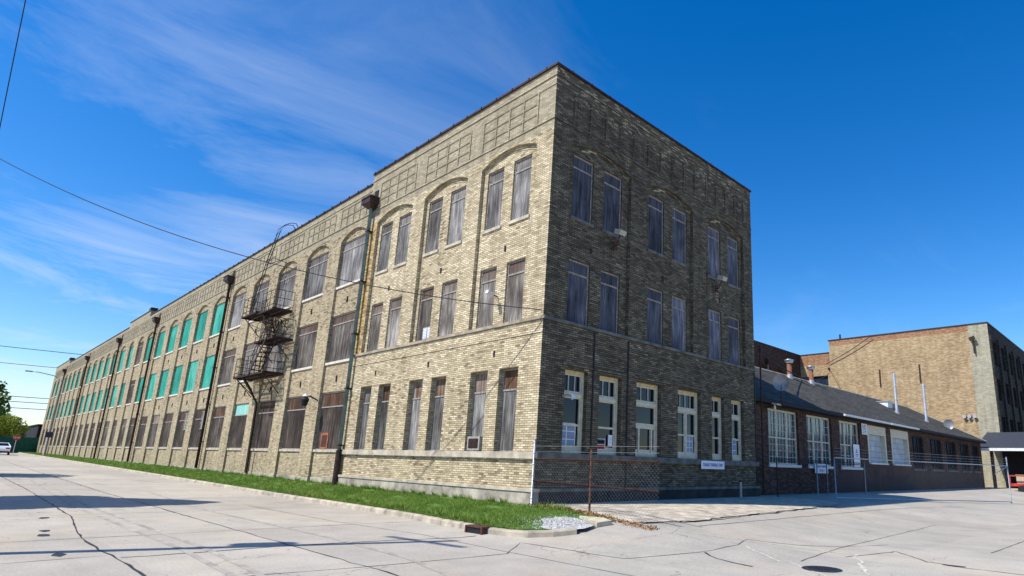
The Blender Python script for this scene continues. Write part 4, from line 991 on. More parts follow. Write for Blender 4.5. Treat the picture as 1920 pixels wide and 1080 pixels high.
for (a, b) in ((20.8, 27.7), (27.8, 33.1)):
    mb = MB(); mb.boxw((er[0] + .002, a, er[1] - .12), (er[0] + .12, b, er[1] - .02), 'white_paint'); mb.build('gutter', low)
def grid_window(a, b, z0, z1, bars, mt='cream_wood', gm='glass_blue', th=.07, cols=3):
    fr = MB(); w = b - a; d = -.12
    FW.box(fr, a, a + th, z0, z1, d - .08, d, mt); FW.box(fr, b - th, b, z0, z1, d - .08, d, mt); FW.box(fr, a + th, b - th, z1 - th - .03, z1, d - .08, d, mt); FW.box(fr, a + th, b - th, z0, z0 + th, d - .08, d, mt)
    for i in range(1, cols): x = a + w * i / cols; FW.box(fr, x - .05, x + .05, z0 + th, z1 - th - .03, d - .08, d - .002, mt)
    o = fr.build('window', low)
    zm = z0 + (z1 - z0) * .48; mun = MB()
    for i in range(cols):
        p, q = a + w * i / cols + .05, a + w * (i + 1) / cols - .05
        FW.box(mun, p, q, zm - .03, zm + .03, d - .075, d - .01, mt)
        for (u, v) in ((z0 + th, zm - .03), (zm + .03, z1 - th - .03)):
            FW.box(mun, p, p + .03, u, v, d - .07, d - .02, mt); FW.box(mun, q - .03, q, u, v, d - .07, d - .02, mt)
            for j in range(1, bars[0]): x = p + (q - p) * j / bars[0]; FW.box(mun, x - .009, x + .009, u, v, d - .065, d - .035, mt)
            for j in range(1, bars[1]): z = u + (v - u) * j / bars[1]; FW.box(mun, p + .03, q - .03, z - .009, z + .009, d - .064, d - .034, mt)
    mun.build('muntins', o)
    g = MB(); FW.quad(g, a + .02, b - .02, z0 + .02, z1 - .02, d - .06, gm); g.build('pane', o)
    return o
grid_window(*wins[0], 1.72, 4.13, (3, 4)); grid_window(*wins[1], 1.72, 4.13, (2, 3)); grid_window(*wins[2], 1.72, 4.13, (2, 2))
for a, b in wins2: grid_window(a, b, 1.8, 3.98, (2, 3), 'dark_trim_shade', 'glass_soot')
for a, b in doors:
    dr = MB(); FW.box(dr, a, a + .22, .0 + ZD, 4.13, -.27, .02, 'cream_wood'); FW.box(dr, b - .22, b, .0 + ZD, 4.13, -.27, .02, 'cream_wood'); FW.box(dr, a + .22, b - .22, 3.62, 4.13, -.27, .02, 'cream_wood')
    o = dr.build('overhead_door', low)
    sl_ = MB()
    FW.box(sl_, a + .1, b - .1, ZD - .08, ZD, -.2, .12, 'white_paint')
    for i in range(5): z = ZD + .01 + i * .32; FW.box(sl_, a + .22, b - .22, z, z + .305, -.25, -.21, 'door_paint')
    sl_.build('door_slats', o)

def chimney_vent(y, x, z, label):
    t = thing('roof_vent', label, 'vent', (x, y, z), 'capped pipes near the roof ridge')
    mb = MB(); mb.tube([(0, 0, -.3), (0, 0, .2)], [.24, .17], 'galvanised', 12); mb.build('flashing', t, True)
    mb = MB(); mb.tube([(0, 0, .1), (0, 0, .95)], .15, 'rust_pipe', 12); mb.build('pipe', t, True)
    mb = MB(); mb.tube([(0, 0, .92), (0, 0, 1.0), (0, 0, 1.08), (0, 0, 1.12), (0, 0, 1.2)], [.17, .26, .27, .30, .05], 'galvanised', 14); mb.build('cap', t, True)
chimney_vent(24.4, -4.75, 7.06, 'rusty capped vent pipe on the shingle roof nearer the tall brick block')
chimney_vent(27.5, -4.75, 7.06, 'rusty capped vent pipe on the shingle roof, second one along the ridge')
def flue(x, y, z, h_, label):
    t = thing('metal_flue', label, 'flue', (x, y, z), 'tall silver flues')
    mb = MB(); mb.tube([(0, 0, -.1), (0, 0, h_)], .10, 'silver_flue', 12)
    for k in range(1, int(h_)): mb.tube([(0, 0, k - .02), (0, 0, k + .02)], .112, 'galvanised', 12)
    mb.build('pipe', t, True)
    mb = MB(); mb.tube([(0, 0, -.25), (0, 0, .25)], [.22, .13], 'galvanised', 12); mb.build('collar', t, True)
flue(-2.5, 36.9, 5.75, 3.0, 'tall straight silver flue on the shingle roof, the nearer of two')
flue(-2.1, 42.6, 5.5, 3.1, 'tall straight silver flue on the shingle roof, the farther of two')
t = thing('roof_hatch', 'small white box hatch high on the shingle roof behind the nearer flue', 'hatch', (-3.9, 38.6, 6.55)); mb = MB(); mb.boxw((-.4, -.5, -.3), (.4, .5, .25), 'white_paint'); mb.build('curb', t); mb = MB(); mb.boxw((-.46, -.56, .25), (.46, .56, .32), 'galvanised'); mb.build('lid', t)
def dish(x, y, z, r, ang, label, mast):
    t = thing('satellite_dish', label, 'satellite dish', (x, y, z), None, ang)
    mb = MB()
    for i in range(5):
        for k in range(20):
            f = lambda q, j: ((q / 5) ** 2 * r * .25, math.cos(j * math.pi / 10) * r * q / 5, math.sin(j * math.pi / 10) * r * 1.1 * q / 5)
            P = [f(i, k), f(i + 1, k), f(i + 1, k + 1), f(i, k + 1)]
            if i == 0: P = P[1:]
            mb.face(P, [(0, 0)] * len(P), 'wire_grey')
    mb.build('reflector', t, True)
    mb = MB(); mb.tube([(0, 0, -r), (r * 1.2, 0, -r * .5), (r * 1.35, 0, -.1)], .015, 'black_iron', 5); mb.boxw((r * 1.25, -.04, -.14), (r * 1.45, .04, -.04), 'wire_grey'); mb.build('feed_arm', t)
    mb = MB(); mb.tube([(-.02, 0, 0), (-.12, 0, -.25), (-.12, 0, mast)], .025, 'black_iron', 6); mb.build('mast', t)
dish(.25, 13.4, 5.15, .34, R(-60), 'grey satellite dish on a mast above the first workshop window', -.95)
dish(-1.6, 47.0, 5.6, .40, R(-70), 'dark satellite dish low on the far end of the shingle roof', -.7)
t = thing('wall_lamp', 'white flood lamp under the eave above the first workshop window', 'lamp', (-.1, 13.35, 4.22))
mb = MB(); mb.obox((0, -.2, 0), (.26, 0, -.05), (0, .4, 0), (0, 0, .07), 'floodlight_body'); mb.build('housing', t)
mb = MB(); mb.tube([(-.38, 0, -.1), (.1, 0, -.03)], .03, 'black_iron', 6); mb.tube([(.05, 0, -.02), (.05, 0, -.22)], .05, 'white_paint', 8); mb.build('bracket', t)
# service mast on the eave beside the tall block
t = thing('service_mast', 'thin iron electric service mast on the eave beside the tall brick block', 'mast', (-.05, 12.2, .5))
mb = MB(); mb.tube([(0, 0, 0), (0, 0, 6.0)], .035, 'black_iron', 6); mb.build('pipe', t)
mb = MB(); mb.tube([(0, 0, 5.9), (0, 0, 6.15)], [.09, .03], 'black_iron', 8); mb.tube([(0, 0, 5.3), (.25, .1, 5.3)], .03, 'black_iron', 6); mb.build('weatherhead', t)
def sign(name, label, x, y0, y1, z0, z1, marks):
    t = thing(name, label, 'sign', (x, (y0 + y1) / 2, (z0 + z1) / 2)); w, h_ = (y1 - y0) / 2, (z1 - z0) / 2
    mb = MB(); mb.boxw((0, -w, -h_), (.02, w, h_), 'sign_white'); mb.build('board', t)
    if marks:
        mb = MB()
        for (a, b, c, d, mt) in marks: mb.boxw((.021, a * w, b * h_), (.025, c * w, d * h_), mt)
        mb.build('marks', t)
    return t
s = sign('parking_sign', 'white two line sign on the rail below the second workshop window', -.38, 17.75, 19.2, 1.38, 1.82, [])
textmesh('lettering', 'TENANT PARKING', .16, 'sign_blue', s, (.024, 0, .09), FACEX, .002, 1.15); textmesh('lettering', 'ONLY', .16, 'sign_blue', s, (.024, 0, -.1), FACEX, .002, .6)
s = sign('notice_sign', 'white sign with black NO marking on the pier left of the first overhead door', -.44, 24.15, 24.95, 3.55, 4.15, [(-.8, -.75, .8, -.65, 'sign_ink_black'), (-.7, -.45, .7, -.35, 'sign_ink_black'), (-.8, -.2, .5, -.12, 'sign_ink_black')])
textmesh('lettering', 'NO', .38, 'sign_ink_black', s, (.024, 0, .1), FACEX, .002)
sign('house_sign', 'white sign with small blue roof emblem in the third workshop window', -.55, 23.05, 23.9, 1.75, 2.95, [(-.35, .25, .35, .33, 'sign_blue'), (-.22, .38, .22, .46, 'sign_blue'), (-.1, .5, .1, .6, 'sign_blue'), (-.45, .05, .45, .13, 'sign_blue'), (-.3, -.08, .3, -.04, 'sign_blue')])
# notices taped inside the second sash window
s = sign('window_notice', 'white paper notice taped in the second sash window', -.195, 3.0, 3.18, 2.05, 2.38, [(-.6, .5, .6, .56, 'wire_grey'), (-.6, .2, .6, .26, 'wire_grey'), (-.6, -.1, .5, -.04, 'wire_grey'), (-.6, -.4, .6, -.34, 'wire_grey')])
s = sign('window_poster', 'small red and green poster in the second sash window', -.195, 2.48, 2.86, 1.93, 2.25, [(-.9, -.9, .9, -.1, 'sign_red'), (-.9, 0, .9, .9, 'sign_ink_black'), (-.7, .25, -.4, .65, 'sign_white'), (-.25, .25, .1, .65, 'sign_white'), (.25, .25, .7, .65, 'sign_white'), (-.6, -.6, .6, -.45, 'sign_white')])
t = thing('wall_lantern', 'small white bracket lamp on the jamb of the first sash window', 'lamp', (.02, .85, 3.35))
mb = MB(); mb.tube([(0, 0, 0), (.1, .1, .02), (.16, .18, .0)], .03, 'wire_grey', 6); mb.build('arm', t); mb = MB(); mb.tube([(.16, .2, .05), (.2, .26, -.08)], [.04, .08], 'white_paint', 10); mb.build('shade', t)
t = thing('standpipe', 'short grey pipe post standing at the foot of the shaded front', 'post', (.55, 9.4, .42)); mb = MB(); mb.tube([(0, 0, 0), (0, 0, .62)], .05, 'wire_grey', 8); mb.build('post', t); mb = MB(); mb.tube([(0, 0, .60), (0, 0, .66)], [.07, .03], 'black_iron', 8); mb.build('cap', t)

# ------------------------------------------------------------------ background factory blocks
far = thing('tall_warehouse', 'tall tan brick warehouse with blank sunlit wall behind the shingle roof', 'building', (0, 0, 0))
D = 58.0; FF = Face((.1, D, 0), (-1, 0, 0), (0, -1, 0)); FQ = Face((.1, D, 0), (0, 1, 0), (1, 0, 0)); HT = 16.45
mb = MB()
FF.quad(mb, 1.75, 16.3, .2, HT - .75, 0, 'brick_tan'); FF.quad(mb, 0, 1.75, .2, HT - .12, 0, 'brick_tan_grey'); FF.quad(mb, 1.75, 16.3, HT - .75, HT - .12, 0, 'brick_orange')
mb.boxw((-16.2, D + .01, .2), (-16.19, 100, HT - .1), 'brick_brown')
mb.build('blank_wall', far)
mb = MB(); bay = [(.9 + 3.85 * k, 3.2 + 3.85 * k) for k in range(8)]; fl = [(12.3, 14.75), (8.75, 10.95), (4.9, 7.2), (1.2, 3.6)]
hol = [(a, b, z0, z1) for a, b in bay for z0, z1 in fl]
FQ.panel(mb, 0, 40, .2, HT - .12, 0, hol, 'brick_black')
for hh in hol: FQ.reveal(mb, hh, 0, -.35, 'brick_black')
for k in range(9): FQ.box(mb, -.3 + 3.85 * k if k else 0.0, .55 + 3.85 * k, .2, HT - 1.3, .002, .18, 'brick_black')
mb.boxw((-16.1, D + .5, .3), (-.4, 98, HT - .6), 'dark_void')
mb.build('yard_wall', far)
for a, b in bay:
    for z0, z1 in fl:
        mb = MB(); FQ.box(mb, a, b, z0, z1, -.32, -.30, 'glass_soot')
        for i in range(1, 4): FQ.box(mb, a + (b - a) * i / 4 - .02, a + (b - a) * i / 4 + .02, z0, z1, -.30, -.27, 'wire_grey' if i == 2 else 'dark_trim_shade')
        for i in range(1, 5): z = z0 + (z1 - z0) * i / 5; FQ.box(mb, a, b, z - .02, z + .02, -.299, -.272, 'dark_trim_shade')
        mb.build('window', far)
mb = MB(); mb.boxw((-16.3, D - .06, HT - .12), (.16, D + .3, HT), 'cap_metal'); mb.boxw((-.2, D + .3, HT - .12), (.16, 98, HT), 'cap_metal'); mb.build('parapet_cap', far)
for s_, z0, z1 in ((10.75, 10.6, 12.5), (6.65, 10.8, 12.7)):
    mb = MB(); FF.box(mb, s_ - .06, s_ + .06, z0, z1, .002, .10, 'rust'); mb.build('conduit', far)
mb = MB(); mb.tube([FF.p(15.0, HT, -.2), FF.p(15.0, HT + .55, -.2)], .1, 'black_iron', 6); mb.build('roof_pipe', far)
t = thing('wall_lamp', 'cluster of three white spot lamps on the blank tan wall', 'lamp', (-2.4, D, 7.15))
mb = MB(); mb.boxw((-.6, -.1, -.05), (.6, -.002, .05), 'rust'); mb.build('rail', t)
for i in (-1, 0, 1): mb = MB(); mb.tube([(i * .45, -.08, .02), (i * .45 + .1, -.35, -.05)], [.08, .18], 'white_paint', 10); mb.build('lamp_head', t)
t = thing('floodlight', 'dark tilted floodlight near the top corner of the blank tan wall', 'floodlight', (-1.25, D, 14.6)); mb = MB(); mb.obox((-.25, -.45, 0), (.5, 0, .15), (0, .2, 0), (-.1, 0, .35), 'black_iron'); mb.build('housing', t); mb = MB(); mb.boxw((-.05, -.3, -1.2), (.05, -.01, .1), 'rust'); mb.build('bracket', t)
midb = thing('connecting_block', 'lower brick factory block with arched windows joining the tan warehouse', 'building', (0, 0, 0))
mb = MB(); FM = Face((-16.2, 60, 0), (-1, 0, 0), (0, -1, 0)); FN = Face((-20.8, 0, 0), (0, 1, 0), (1, 0, 0)); HM = 15.4
FM.panel(mb, 0, 4.6, .3, 13.9, 0, [(1.15, 4.55, 9.3, 12.6)], 'brick_tan'); FM.quad(mb, 0, 4.6, 13.9, HM - .1, 0, 'brick_orange'); FM.reveal(mb, (1.15, 4.55, 9.3, 12.6), 0, -.3, 'brick_tan')
hb = [(40.2 + 4.2 * k, 43.4 + 4.2 * k, 10.0, 12.35) for k in range(-3, 5)]
FN.panel(mb, 26, 60, .3, 12.35, 0, hb, 'brick_brown')
ed = [26] + [v for h_ in hb for v in h_[:2]] + [60]
for i in range(0, len(ed), 2):
    if ed[i + 1] > ed[i]: FN.quad(mb, ed[i], ed[i + 1], 12.35, 13.1, 0, 'brick_brown')
for h_ in hb: FN.arch(mb, h_[0], h_[1], 12.35, .5, 13.1, 0, -.25, 'brick_brown', 10); FN.reveal(mb, h_, 0, -.3, 'brick_brown', 'lrb')
FN.quad(mb, 26, 60, 13.1, HM - .1, 0, 'brick_brown'); mb.boxw((-34, 26, .3), (-21.2, 59.5, 14.6), 'dark_void'); mb.boxw((-34, 25.8, .3), (-20.8, 25.99, HM - .1), 'brick_brown')
mb.build('wall', midb)
for h_ in hb:
    mb = MB(); FN.box(mb, h_[0], h_[1], h_[2], h_[3] , -.30, -.27, 'glass_soot')
    for i in range(1, 4): x = h_[0] + (h_[1] - h_[0]) * i / 4; FN.box(mb, x - .03, x + .03, h_[2], h_[3], -.27, -.22, 'dark_trim_shade')
    for i in range(1, 3): z = h_[2] + (h_[3] - h_[2]) * i / 3; FN.box(mb, h_[0], h_[1], z - .03, z + .03, -.269, -.222, 'dark_trim_shade')
    mb.build('window', midb)
mb = MB(); FM.box(mb, 1.15, 4.55, 9.3, 12.6, -.30, -.28, 'glass_blue')
for i in range(1, 6): x = 1.15 + 3.4 * i / 6; FM.box(mb, x - .03, x + .03, 9.3, 12.6, -.28, -.23, 'dark_trim_shade')
mb.build('window', midb)
mb = MB(); FM.box(mb, -.1, 4.6, HM - .1, HM, -.3, .06, 'cap_metal'); FN.box(mb, 26, 60, HM - .1, HM, -.3, .06, 'cap_metal'); mb.build('parapet_cap', midb)
downpipe(FM, .55, 13.0, 6, .1, 'rust', midb); downpipe(FN, 51.4, 13.0, 6, .1, 'wire_grey', midb)

# ------------------------------------------------------------------ canopy at the end of the yard
cn = thing('loading_canopy', 'dark open loading shed with a blue grey roof at the end of the yard', 'shed', (0, 0, 0))
mb = MB(); A = [(-1.0, 52.5, 3.85), (26, 52.5, 3.85), (26, 58.0, 5.55), (-1.0, 58.0, 5.55)]
mb.face(A, [(p[0], p[1]) for p in A], 'canopy_roof'); mb.face([(x, y, z - .12) for x, y, z in A], [(p[0], p[1]) for p in A], 'dark_void'); mb.build('roof', cn)
mb = MB(); mb.boxw((-1.0, 52.44, 3.62), (26, 52.5, 3.86), 'white_paint'); mb.build('fascia', cn)
for x in (0.2, 7, 14, 21): mb = MB(); mb.boxw((x - .12, 52.7, 0), (x + .12, 52.94, 3.7), 'rust'); mb.build('post', cn)
mb = MB(); mb.boxw((.12, 57.7, 0), (26, 57.9, 5.4), 'dark_trim_shade'); mb.boxw((26, 52.6, 0), (26.1, 57.7, 4.0), 'dark_trim_shade'); mb.build('rear_wall', cn)

# red trailer with two crates
t = thing('trailer', 'red low flatbed trailer parked under the loading shed', 'trailer', (4.9, 46.5, .2))
mb = MB(); mb.boxw((-2.3, -.9, .55), (2.3, .9, .75), 'red_paint'); mb.build('bed', t)
mb = MB()
for x in (-2.27, -.75, .75, 2.27): mb.boxw((x - .04, -.93, .5), (x + .04, -.87, 1.35), 'red_paint')
mb.boxw((-2.3, -.92, 1.28), (2.3, -.88, 1.38), 'red_paint'); mb.build('stake_side', t)
for x in (-1.5, 1.5):
    mb = MB(); mb.tube([(x, -.98, .32), (x, -.78, .32)], .32, 'tyre', 16); mb.build('wheel', t)
for i, x in enumerate((3.6, 5.4)):
    c = thing('crate', ('tan box on the red trailer bed, nearer the gate' if i == 0 else 'tan box on the red trailer bed, farther from the gate'), 'box', (x, 46.4, .955))
    mb = MB(); mb.boxw((-.6, -.45, 0), (.6, .45, .62), 'cardboard'); mb.build('body', c); mb = MB(); mb.boxw((-.63, -.48, .62), (.63, .48, .67), 'old_wood'); mb.build('lid', c)

# ------------------------------------------------------------------ chain link fences
def fence(label, P0, P1, zt, posts, rails, barbed, mat='galvanised', railmat='galvanised', pitch=.10, meshr=.0028, zb=None):
    a, b = Vector((*P0, 0)), Vector((*P1, 0)); L = (b - a).length; u = (b - a).normalized()
    t = thing('chain_link_fence', label, 'fence', (a.x, a.y, hs_(a.x, a.y)))
    off = -Vector((a.x, a.y, hs_(a.x, a.y)))
    for (s_, top, mt) in posts:
        p = a + u * s_; z0 = hs_(p.x, p.y); mb = MB(); mb.tube([p + off + Vector((0, 0, z0 - .05)), p + off + Vector((0, 0, top))], .027, mt, 8)
        mb.tube([p + off + Vector((0, 0, top)), p + off + Vector((0, 0, top + .04))], [.036, .012], mt, 8)
        for z in np.arange(z0 + .2, top, .28): mb.tube([p + off + Vector((0, 0, z)), p + off + Vector((0, 0, z + .025))], .04, mt, 8)
        mb.build('post', t, True)
    for (s0, z0, s1, z1, mt) in rails:
        mb = MB(); mb.tube([a + u * s0 + off + Vector((0, 0, z0)), a + u * s1 + off + Vector((0, 0, z1))], .022, mt, 7); mb.build('rail', t, True)
    mb = MB(); lo = lambda s_: hs_((a + u * s_).x, (a + u * s_).y) + .05
    Hh = zt - min(lo(0), lo(L)); n_ = int((L + Hh) / pitch)
    mi = mb.mi(mat)
    for sg in (1, -1):
        for i in range(n_ + 1):
            s0 = i * pitch if sg > 0 else i * pitch - Hh
            if sg > 0: s0 = i * pitch - Hh
            z0 = zt - Hh; e0 = (s0, z0) if sg > 0 else (s0, zt); e1 = (s0 + Hh, zt) if sg > 0 else (s0 + Hh, z0)
            # clip to 0..L and above the ground
            (x0, y0_), (x1, y1_) = e0, e1
            if x1 <= 0 or x0 >= L: continue
            if x0 < 0: y0_ += (y1_ - y0_) * (0 - x0) / (x1 - x0); x0 = 0
            if x1 > L: y1_ = y0_ + (y1_ - y0_) * (L - x0) / (x1 - x0); x1 = L
            g0, g1 = lo(x0), lo(x1)
            if y0_ < g0 and y1_ > g1: f = (g0 - y0_) / (y1_ - y0_); x0 += (x1 - x0) * f; y0_ = g0
            if y1_ < g1 and y0_ > g0: f = (g1 - y0_) / (y1_ - y0_); x1 = x0 + (x1 - x0) * f; y1_ = g1
            if x1 - x0 < .02: continue
            A_ = a + u * x0 + off + Vector((0, 0, y0_)); B_ = a + u * x1 + off + Vector((0, 0, y1_))
            mb.tube([A_, B_], meshr / 2, mat, 3, False)
    mb.build('wire_mesh', t)
    for z in barbed:
        mb = MB(); mb.tube([a + off + Vector((0, 0, z)), b + off + Vector((0, 0, z))], .0035, mat, 4); mb.build('barbed_wire', t)
    return t
fence('rusty chain link fence running out from the building corner over dry leaves', (.14, -.16), (4.22, -.10), 1.60,
      [(0, 2.08, 'galvanised'), (2.05, 1.85, 'rust')], [(0, 1.60, 4.08, 1.60, 'rust'), (0, 1.05, 4.08, .98, 'rust')], [1.78, 1.92], 'wire_grey')
fence('galvanised chain link fence leaf with barbed wire across the bright yard', (2.5, 13.2), (5.75, 27.65), 2.02,
      [(0, 1.95, 'galvanised'), (14.8, 2.45, 'galvanised')], [(0, 2.02, 14.8, 2.02, 'galvanised'), (0, .50, 14.8, .20, 'galvanised'), (13.4, 1.60, 14.8, 2.0, 'galvanised')], [2.14, 2.26, 2.38], 'galvanised', pitch=.14, meshr=.0017)
fence('dark shaded fence with three posts along the low workshop windows', (.45, 12.4), (.6, 21.5), 1.92,
      [(0, 1.95, 'black_iron'), (3.6, 2.3, 'galvanised'), (4.6, 1.95, 'wire_grey'), (9.0, 1.95, 'wire_grey')], [(0, 1.92, 9.1, 1.92, 'black_iron'), (0, 1.84, 9.1, 1.84, 'black_iron')], [], 'black_iron', meshr=.003, pitch=.16)

# ------------------------------------------------------------------ overhead cables
def cable(label, a, b, sag, r, mat='cable_black', n=24, group=None):
    a, b = Vector(a), Vector(b); P = [a.lerp(b, i / n) - Vector((0, 0, 4 * sag * (i / n) * (1 - i / n))) for i in range(n + 1)]
    mb = MB(); mb.tube(P, r, mat, 5); return tag(mb.build('overhead_cable'), label, 'cable', group)
cable('long black service cable sagging across the sky to the building corner', (0.05, -.12, 5.62), (-17.8, -11.2, 11.75), .95, .014)
cable('thin wire hanging down the far left of the blue sky', (-3.0, -11.35, 12.6), (-7.6, -11.0, 6.9), .15, .010)
for i, (z0, z1, lab) in enumerate(((17.3, 17.0, 'topmost of the level utility wires crossing the sky left of the building'), (14.7, 14.4, 'second highest level utility wire left of the building'), (9.6, 9.3, 'third level utility wire low in the sky behind the street'), (8.8, 8.5, 'fourth level utility wire low in the sky behind the street'), (7.9, 7.5, 'lowest level utility wire just above the far roofs'))):
    cable(lab, (-128, -45, z0 + .6), (-122, 8, z1), .3, .05, 'wire_grey' if i in (1,) else 'cable_black', group='level utility wires at the street end')
cable('looping black cable from the service mast to the background block', (-.05, 12.25, 6.3), (-16.7, 59.6, 13.1), 1.1, .03)
cable('black cable rising from the hopper across the blank tan wall', (-16.6, 57.8, 13.6), (-11.2, 57.7, 16.3), .15, .04)

# ------------------------------------------------------------------ far left end of the street
t = thing('utility_pole', 'tall dark wooden utility pole across the street', 'pole', (-1.5, -12.7, 0))
mb = MB(); mb.tube([(0, 0, -.2), (0, 0, 6), (0, 0, 12.0)], [.17, .14, .10], 'pole_wood', 10); mb.build('shaft', t, True)
mb = MB(); mb.obox((-1.1, -.15, 11.2), (2.2, .3, 0), (0, .1, 0), (0, 0, .12), 'pole_wood'); mb.build('crossarm', t)
mb = MB(); mb.tube([(-.35, -.1, 7.9), (-.35, -.1, 8.7)], .22, 'wire_grey', 12); mb.build('transformer', t)
LP = (-86.4, -1.6)
t = thing('street_lamp', 'slim grey street lamp with a curved arm at the far end of the wing', 'street lamp', (LP[0], LP[1], .6))
mb = MB(); mb.tube([(0, 0, 0), (0, 0, 5), (0, 0, 9.2)], [.13, .11, .08], 'old_wood', 10); mb.build('pole', t, True)
mb = MB(); mb.tube([(0, 0, 8.9), (0, -.8, 9.35), (0, -2.2, 9.6), (0, -2.8, 9.62)], .05, 'wire_grey', 6); mb.build('arm', t, True)
mb = MB(); mb.boxw((-.12, -3.4, 9.55), (.12, -2.75, 9.68), 'wire_grey'); mb.build('lamp_head', t)
mb = MB(); mb.boxw((.16, -.3, 2.1), (.2, .35, 2.75), 'sign_ink_black'); mb.build('sign_plate', t)
t = thing('stop_sign', 'red octagonal stop sign at the end of the street', 'sign', (-104, -3.1, hroad(-104)))
mb = MB(); mb.tube([(0, 0, 0), (0, 0, 2.3)], .04, 'galvanised', 6); mb.build('post', t)
mb = MB(); oct_ = [(.05, .36 * math.cos(R(22.5 + 45 * k)), 2.15 + .36 * math.sin(R(22.5 + 45 * k))) for k in range(8)]; mb.face(oct_, [(0, 0)] * 8, 'sign_red'); mb.face([(x + .012, y, z) for x, y, z in oct_][::-1], [(0, 0)] * 8, 'sign_red')
for k in range(8): p, q = oct_[k], oct_[(k + 1) % 8]; mb.face([p, q, (q[0] + .012, q[1], q[2]), (p[0] + .012, p[1], p[2])], [(0, 0)] * 4, 'sign_white')
mb.build('plate', t); textmesh('lettering', 'STOP', .30, 'sign_white', t, (.066, 0, 2.15), FACEX, .002)

def car(loc, rz):
    t = thing('parked_car', 'white sedan seen from behind parked at the far left', 'car', loc, None, rz)
    prof = [(-2.3, .35), (-2.35, .75), (-2.2, .98), (-1.75, 1.05), (-1.1, 1.42), (.1, 1.47), (.95, 1.05), (2.0, .90), (2.3, .65), (2.3, .35)]
    mb = MB(); secs = [(-.88, .96), (-.9, 1), (.9, 1), (.88, .96)]
    for sgn in (-1, 1):
        pts = [(x, sgn * (.9 if z < 1.06 else .66), z) for x, z in prof]; mb.face(pts, [(0, 0)] * len(pts), 'car_paint') if False else None
    for (x0, z0), (x1, z1) in zip(prof, prof[1:] + prof[:1]):
        w0 = .9 if z0 < 1.06 else .64; w1 = .9 if z1 < 1.06 else .64
        mb.face([(x0, -w0, z0), (x1, -w1, z1), (x1, w1, z1), (x0, w0, z0)], [(0, 0)] * 4, 'car_paint')
    for sg in (-1, 1):
        lowp = [(x, sg * .9, z) for x, z in prof if z < 1.06]; mb.face(lowp, [(0, 0)] * len(lowp), 'car_paint')
        mb.face([(-1.75, sg * .9, 1.05), (-1.1, sg * .64, 1.42), (.1, sg * .64, 1.47), (.95, sg * .9, 1.05)], [(0, 0)] * 4, 'glass_dark')
    mb.build('body', t)
    mb = MB(); mb.face([(-1.70, -.72, 1.10), (-1.16, -.58, 1.40), (-1.16, .58, 1.40), (-1.70, .72, 1.10)], [(0, 0)] * 4, 'glass_dark'); o = mb.build('rear_window', t); o.location = (-.012, 0, .012)
    for sg in (-1, 1):
        mb = MB(); mb.boxw((-2.36, sg * .85, .72), (-2.28, sg * .5, .88), 'car_red'); mb.build('tail_light', t)
    mb = MB(); mb.boxw((-2.38, -.85, .34), (-2.3, .85, .45), 'tyre'); mb.build('bumper', t)
    for x in (-1.45, 1.45):
        for sg in (-1, 1): mb = MB(); mb.tube([(x, sg * .92, .33), (x, sg * .72, .33)], .33, 'tyre', 16); mb.build('wheel', t)
car((-95.0, -4.9, hroad(-95)), R(176))

fb = thing('distant_warehouse', 'low warehouse with shade painted as dark walls beyond the end of the factory wing', 'building', (0, 0, 0))
mb = MB(); mb.boxw((-140, .3, .3), (-122, 24, 5.0), 'dark_trim_shade'); mb.build('wall', fb)  # near-black colour carries the shade of the side turned from the sun
mb = MB(); mb.boxw((-140.2, .1, 5.0), (-121.8, 24, 5.15), 'cable_black'); mb.build('roof', fb)
fb = thing('distant_brick_building', 'low brown brick building half hidden by trees at the street end', 'building', (0, 0, 0))
mb = MB(); FD = Face((-150, -14, 0), (0, 1, 0), (1, 0, 0)); FD.panel(mb, 0, 17, .3, 5.2, 0, [(a, a + 1.6, 1.6, 3.8) for a in (1.5, 5, 8.5, 12)], 'brick_orange'); mb.boxw((-165, -14, .3), (-150.4, 3, 5.1), 'dark_void'); mb.build('wall', fb)
mb = MB(); mb.boxw((-166, -14.3, 5.2), (-149.7, 3.2, 5.5), 'cable_black'); mb.build('roof', fb)
for a in (1.5, 5, 8.5, 12): mb = MB(); FD.box(mb, a, a + 1.6, 1.6, 3.8, -.2, -.18, 'glass_soot'); mb.build('window', fb)
t = thing('screened_fence', 'long fence with dark green screening at the street end', 'fence', (-114, 0, hroad(-114)))
mb = MB(); mb.boxw((-.02, -40, .1), (.02, 1.0, 2.3), 'green_screen'); mb.build('screen', t)
for i in range(14): mb = MB(); mb.tube([(-.06, -39 + i * 3, 0), (-.06, -39 + i * 3, 2.4)], .04, 'wire_grey', 6); mb.build('post', t)

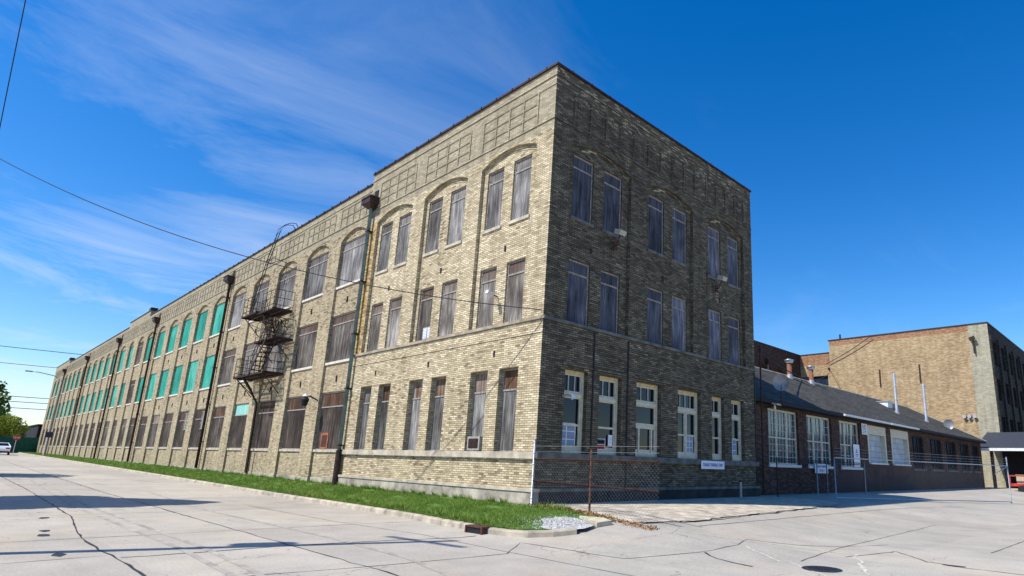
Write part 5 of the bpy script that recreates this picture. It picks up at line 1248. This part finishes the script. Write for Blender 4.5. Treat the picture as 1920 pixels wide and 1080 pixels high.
def tree(name, label, loc, hgt, rad, z0, mat, leaves, lsz, seed, squash=1.0, shape='round'):
    r_ = np.random.default_rng(seed); t = thing(name, label, 'tree', loc)
    mb = MB(); mb.tube([(0, 0, -.3), (.1, .05, z0 * .6), (.05, 0, hgt * .55), (0, .1, hgt * .85)], [rad * .09, rad * .07, rad * .045, .03], 'bark', 8)
    cl = []
    for i in range(26):
        for _ in range(60):
            p = r_.uniform(-1, 1, 3)
            if p @ p < 1: break
        f = 1.0
        zz_ = z0 + (hgt - z0) * (p[2] * .5 + .5)
        if shape == 'cone': f = 1.25 * (1 - (p[2] * .5 + .5)) + .08
        c_ = np.array([p[0] * rad * f, p[1] * rad * f, zz_]); cl.append((c_, rad * r_.uniform(.22, .42) * (f if shape == 'cone' else 1) ** .5))
        if i < 9: mb.tube([(0, 0, z0 + (zz_ - z0) * .3), tuple(c_ * np.array([.5, .5, 1]) - np.array([0, 0, .3])), tuple(c_)], [rad * .03, rad * .02, .015], 'bark', 5)
    mb.build('trunk', t, True)
    V = []; F_ = []
    for c_, cr_ in cl:
        n_ = int(leaves / 26)
        d = r_.normal(0, 1, (n_, 3)); d /= np.linalg.norm(d, axis=1)[:, None]; rr = cr_ * r_.uniform(.35, 1.12, n_) ** .6
        P = c_ + d * rr[:, None] * np.array([1, 1, .8])
        A = r_.normal(0, 1, (n_, 3)); A /= np.linalg.norm(A, axis=1)[:, None]; B = np.cross(A, r_.normal(0, 1, (n_, 3))); B /= np.linalg.norm(B, axis=1)[:, None] + 1e-9
        s_ = lsz * r_.uniform(.6, 1.3, n_)[:, None]; i0 = len(V)
        Q = np.stack([P - A * s_, P + B * s_ * .55, P + A * s_, P - B * s_ * .55], 1).reshape(-1, 3)
        V += Q.tolist(); F_ += [(i0 + 4 * k, i0 + 4 * k + 1, i0 + 4 * k + 2, i0 + 4 * k + 3) for k in range(n_)]
    me = bpy.data.meshes.new('crown'); me.from_pydata(V, [], F_); me.materials.append(M[mat]); o = bpy.data.objects.new('crown', me); col.objects.link(o); o.parent = t
tree('street_tree', 'dark green tree whose branch tip enters at the left edge', (-32.3, -10.9, .1), 5.4, 2.4, 2.5, 'leaf_dark', 9000, .12, 3)
tree('street_tree', 'yellow green spring tree behind the white car', (-118, -7.0, .5), 8.0, 4.6, 1.0, 'leaf_yellow', 9000, .20, 5)
tree('street_tree', 'small pale green tree against the distant brick building', (-124, -2.8, .5), 5.6, 1.9, 1.0, 'leaf_yellow', 3000, .16, 8)
tree('street_tree', 'bare looking thin tree rising beside the distant roofs', (-136, -4.6, .5), 8.0, 2.4, 3.0, 'leaf_dark', 700, .14, 9)
tree('pointed_tree', 'dense pointed tree standing off the far side of the street', (-14.4, -15.4, 0), 15.0, 3.3, 1.5, 'leaf_dark', 52000, .27, 12, shape='cone')
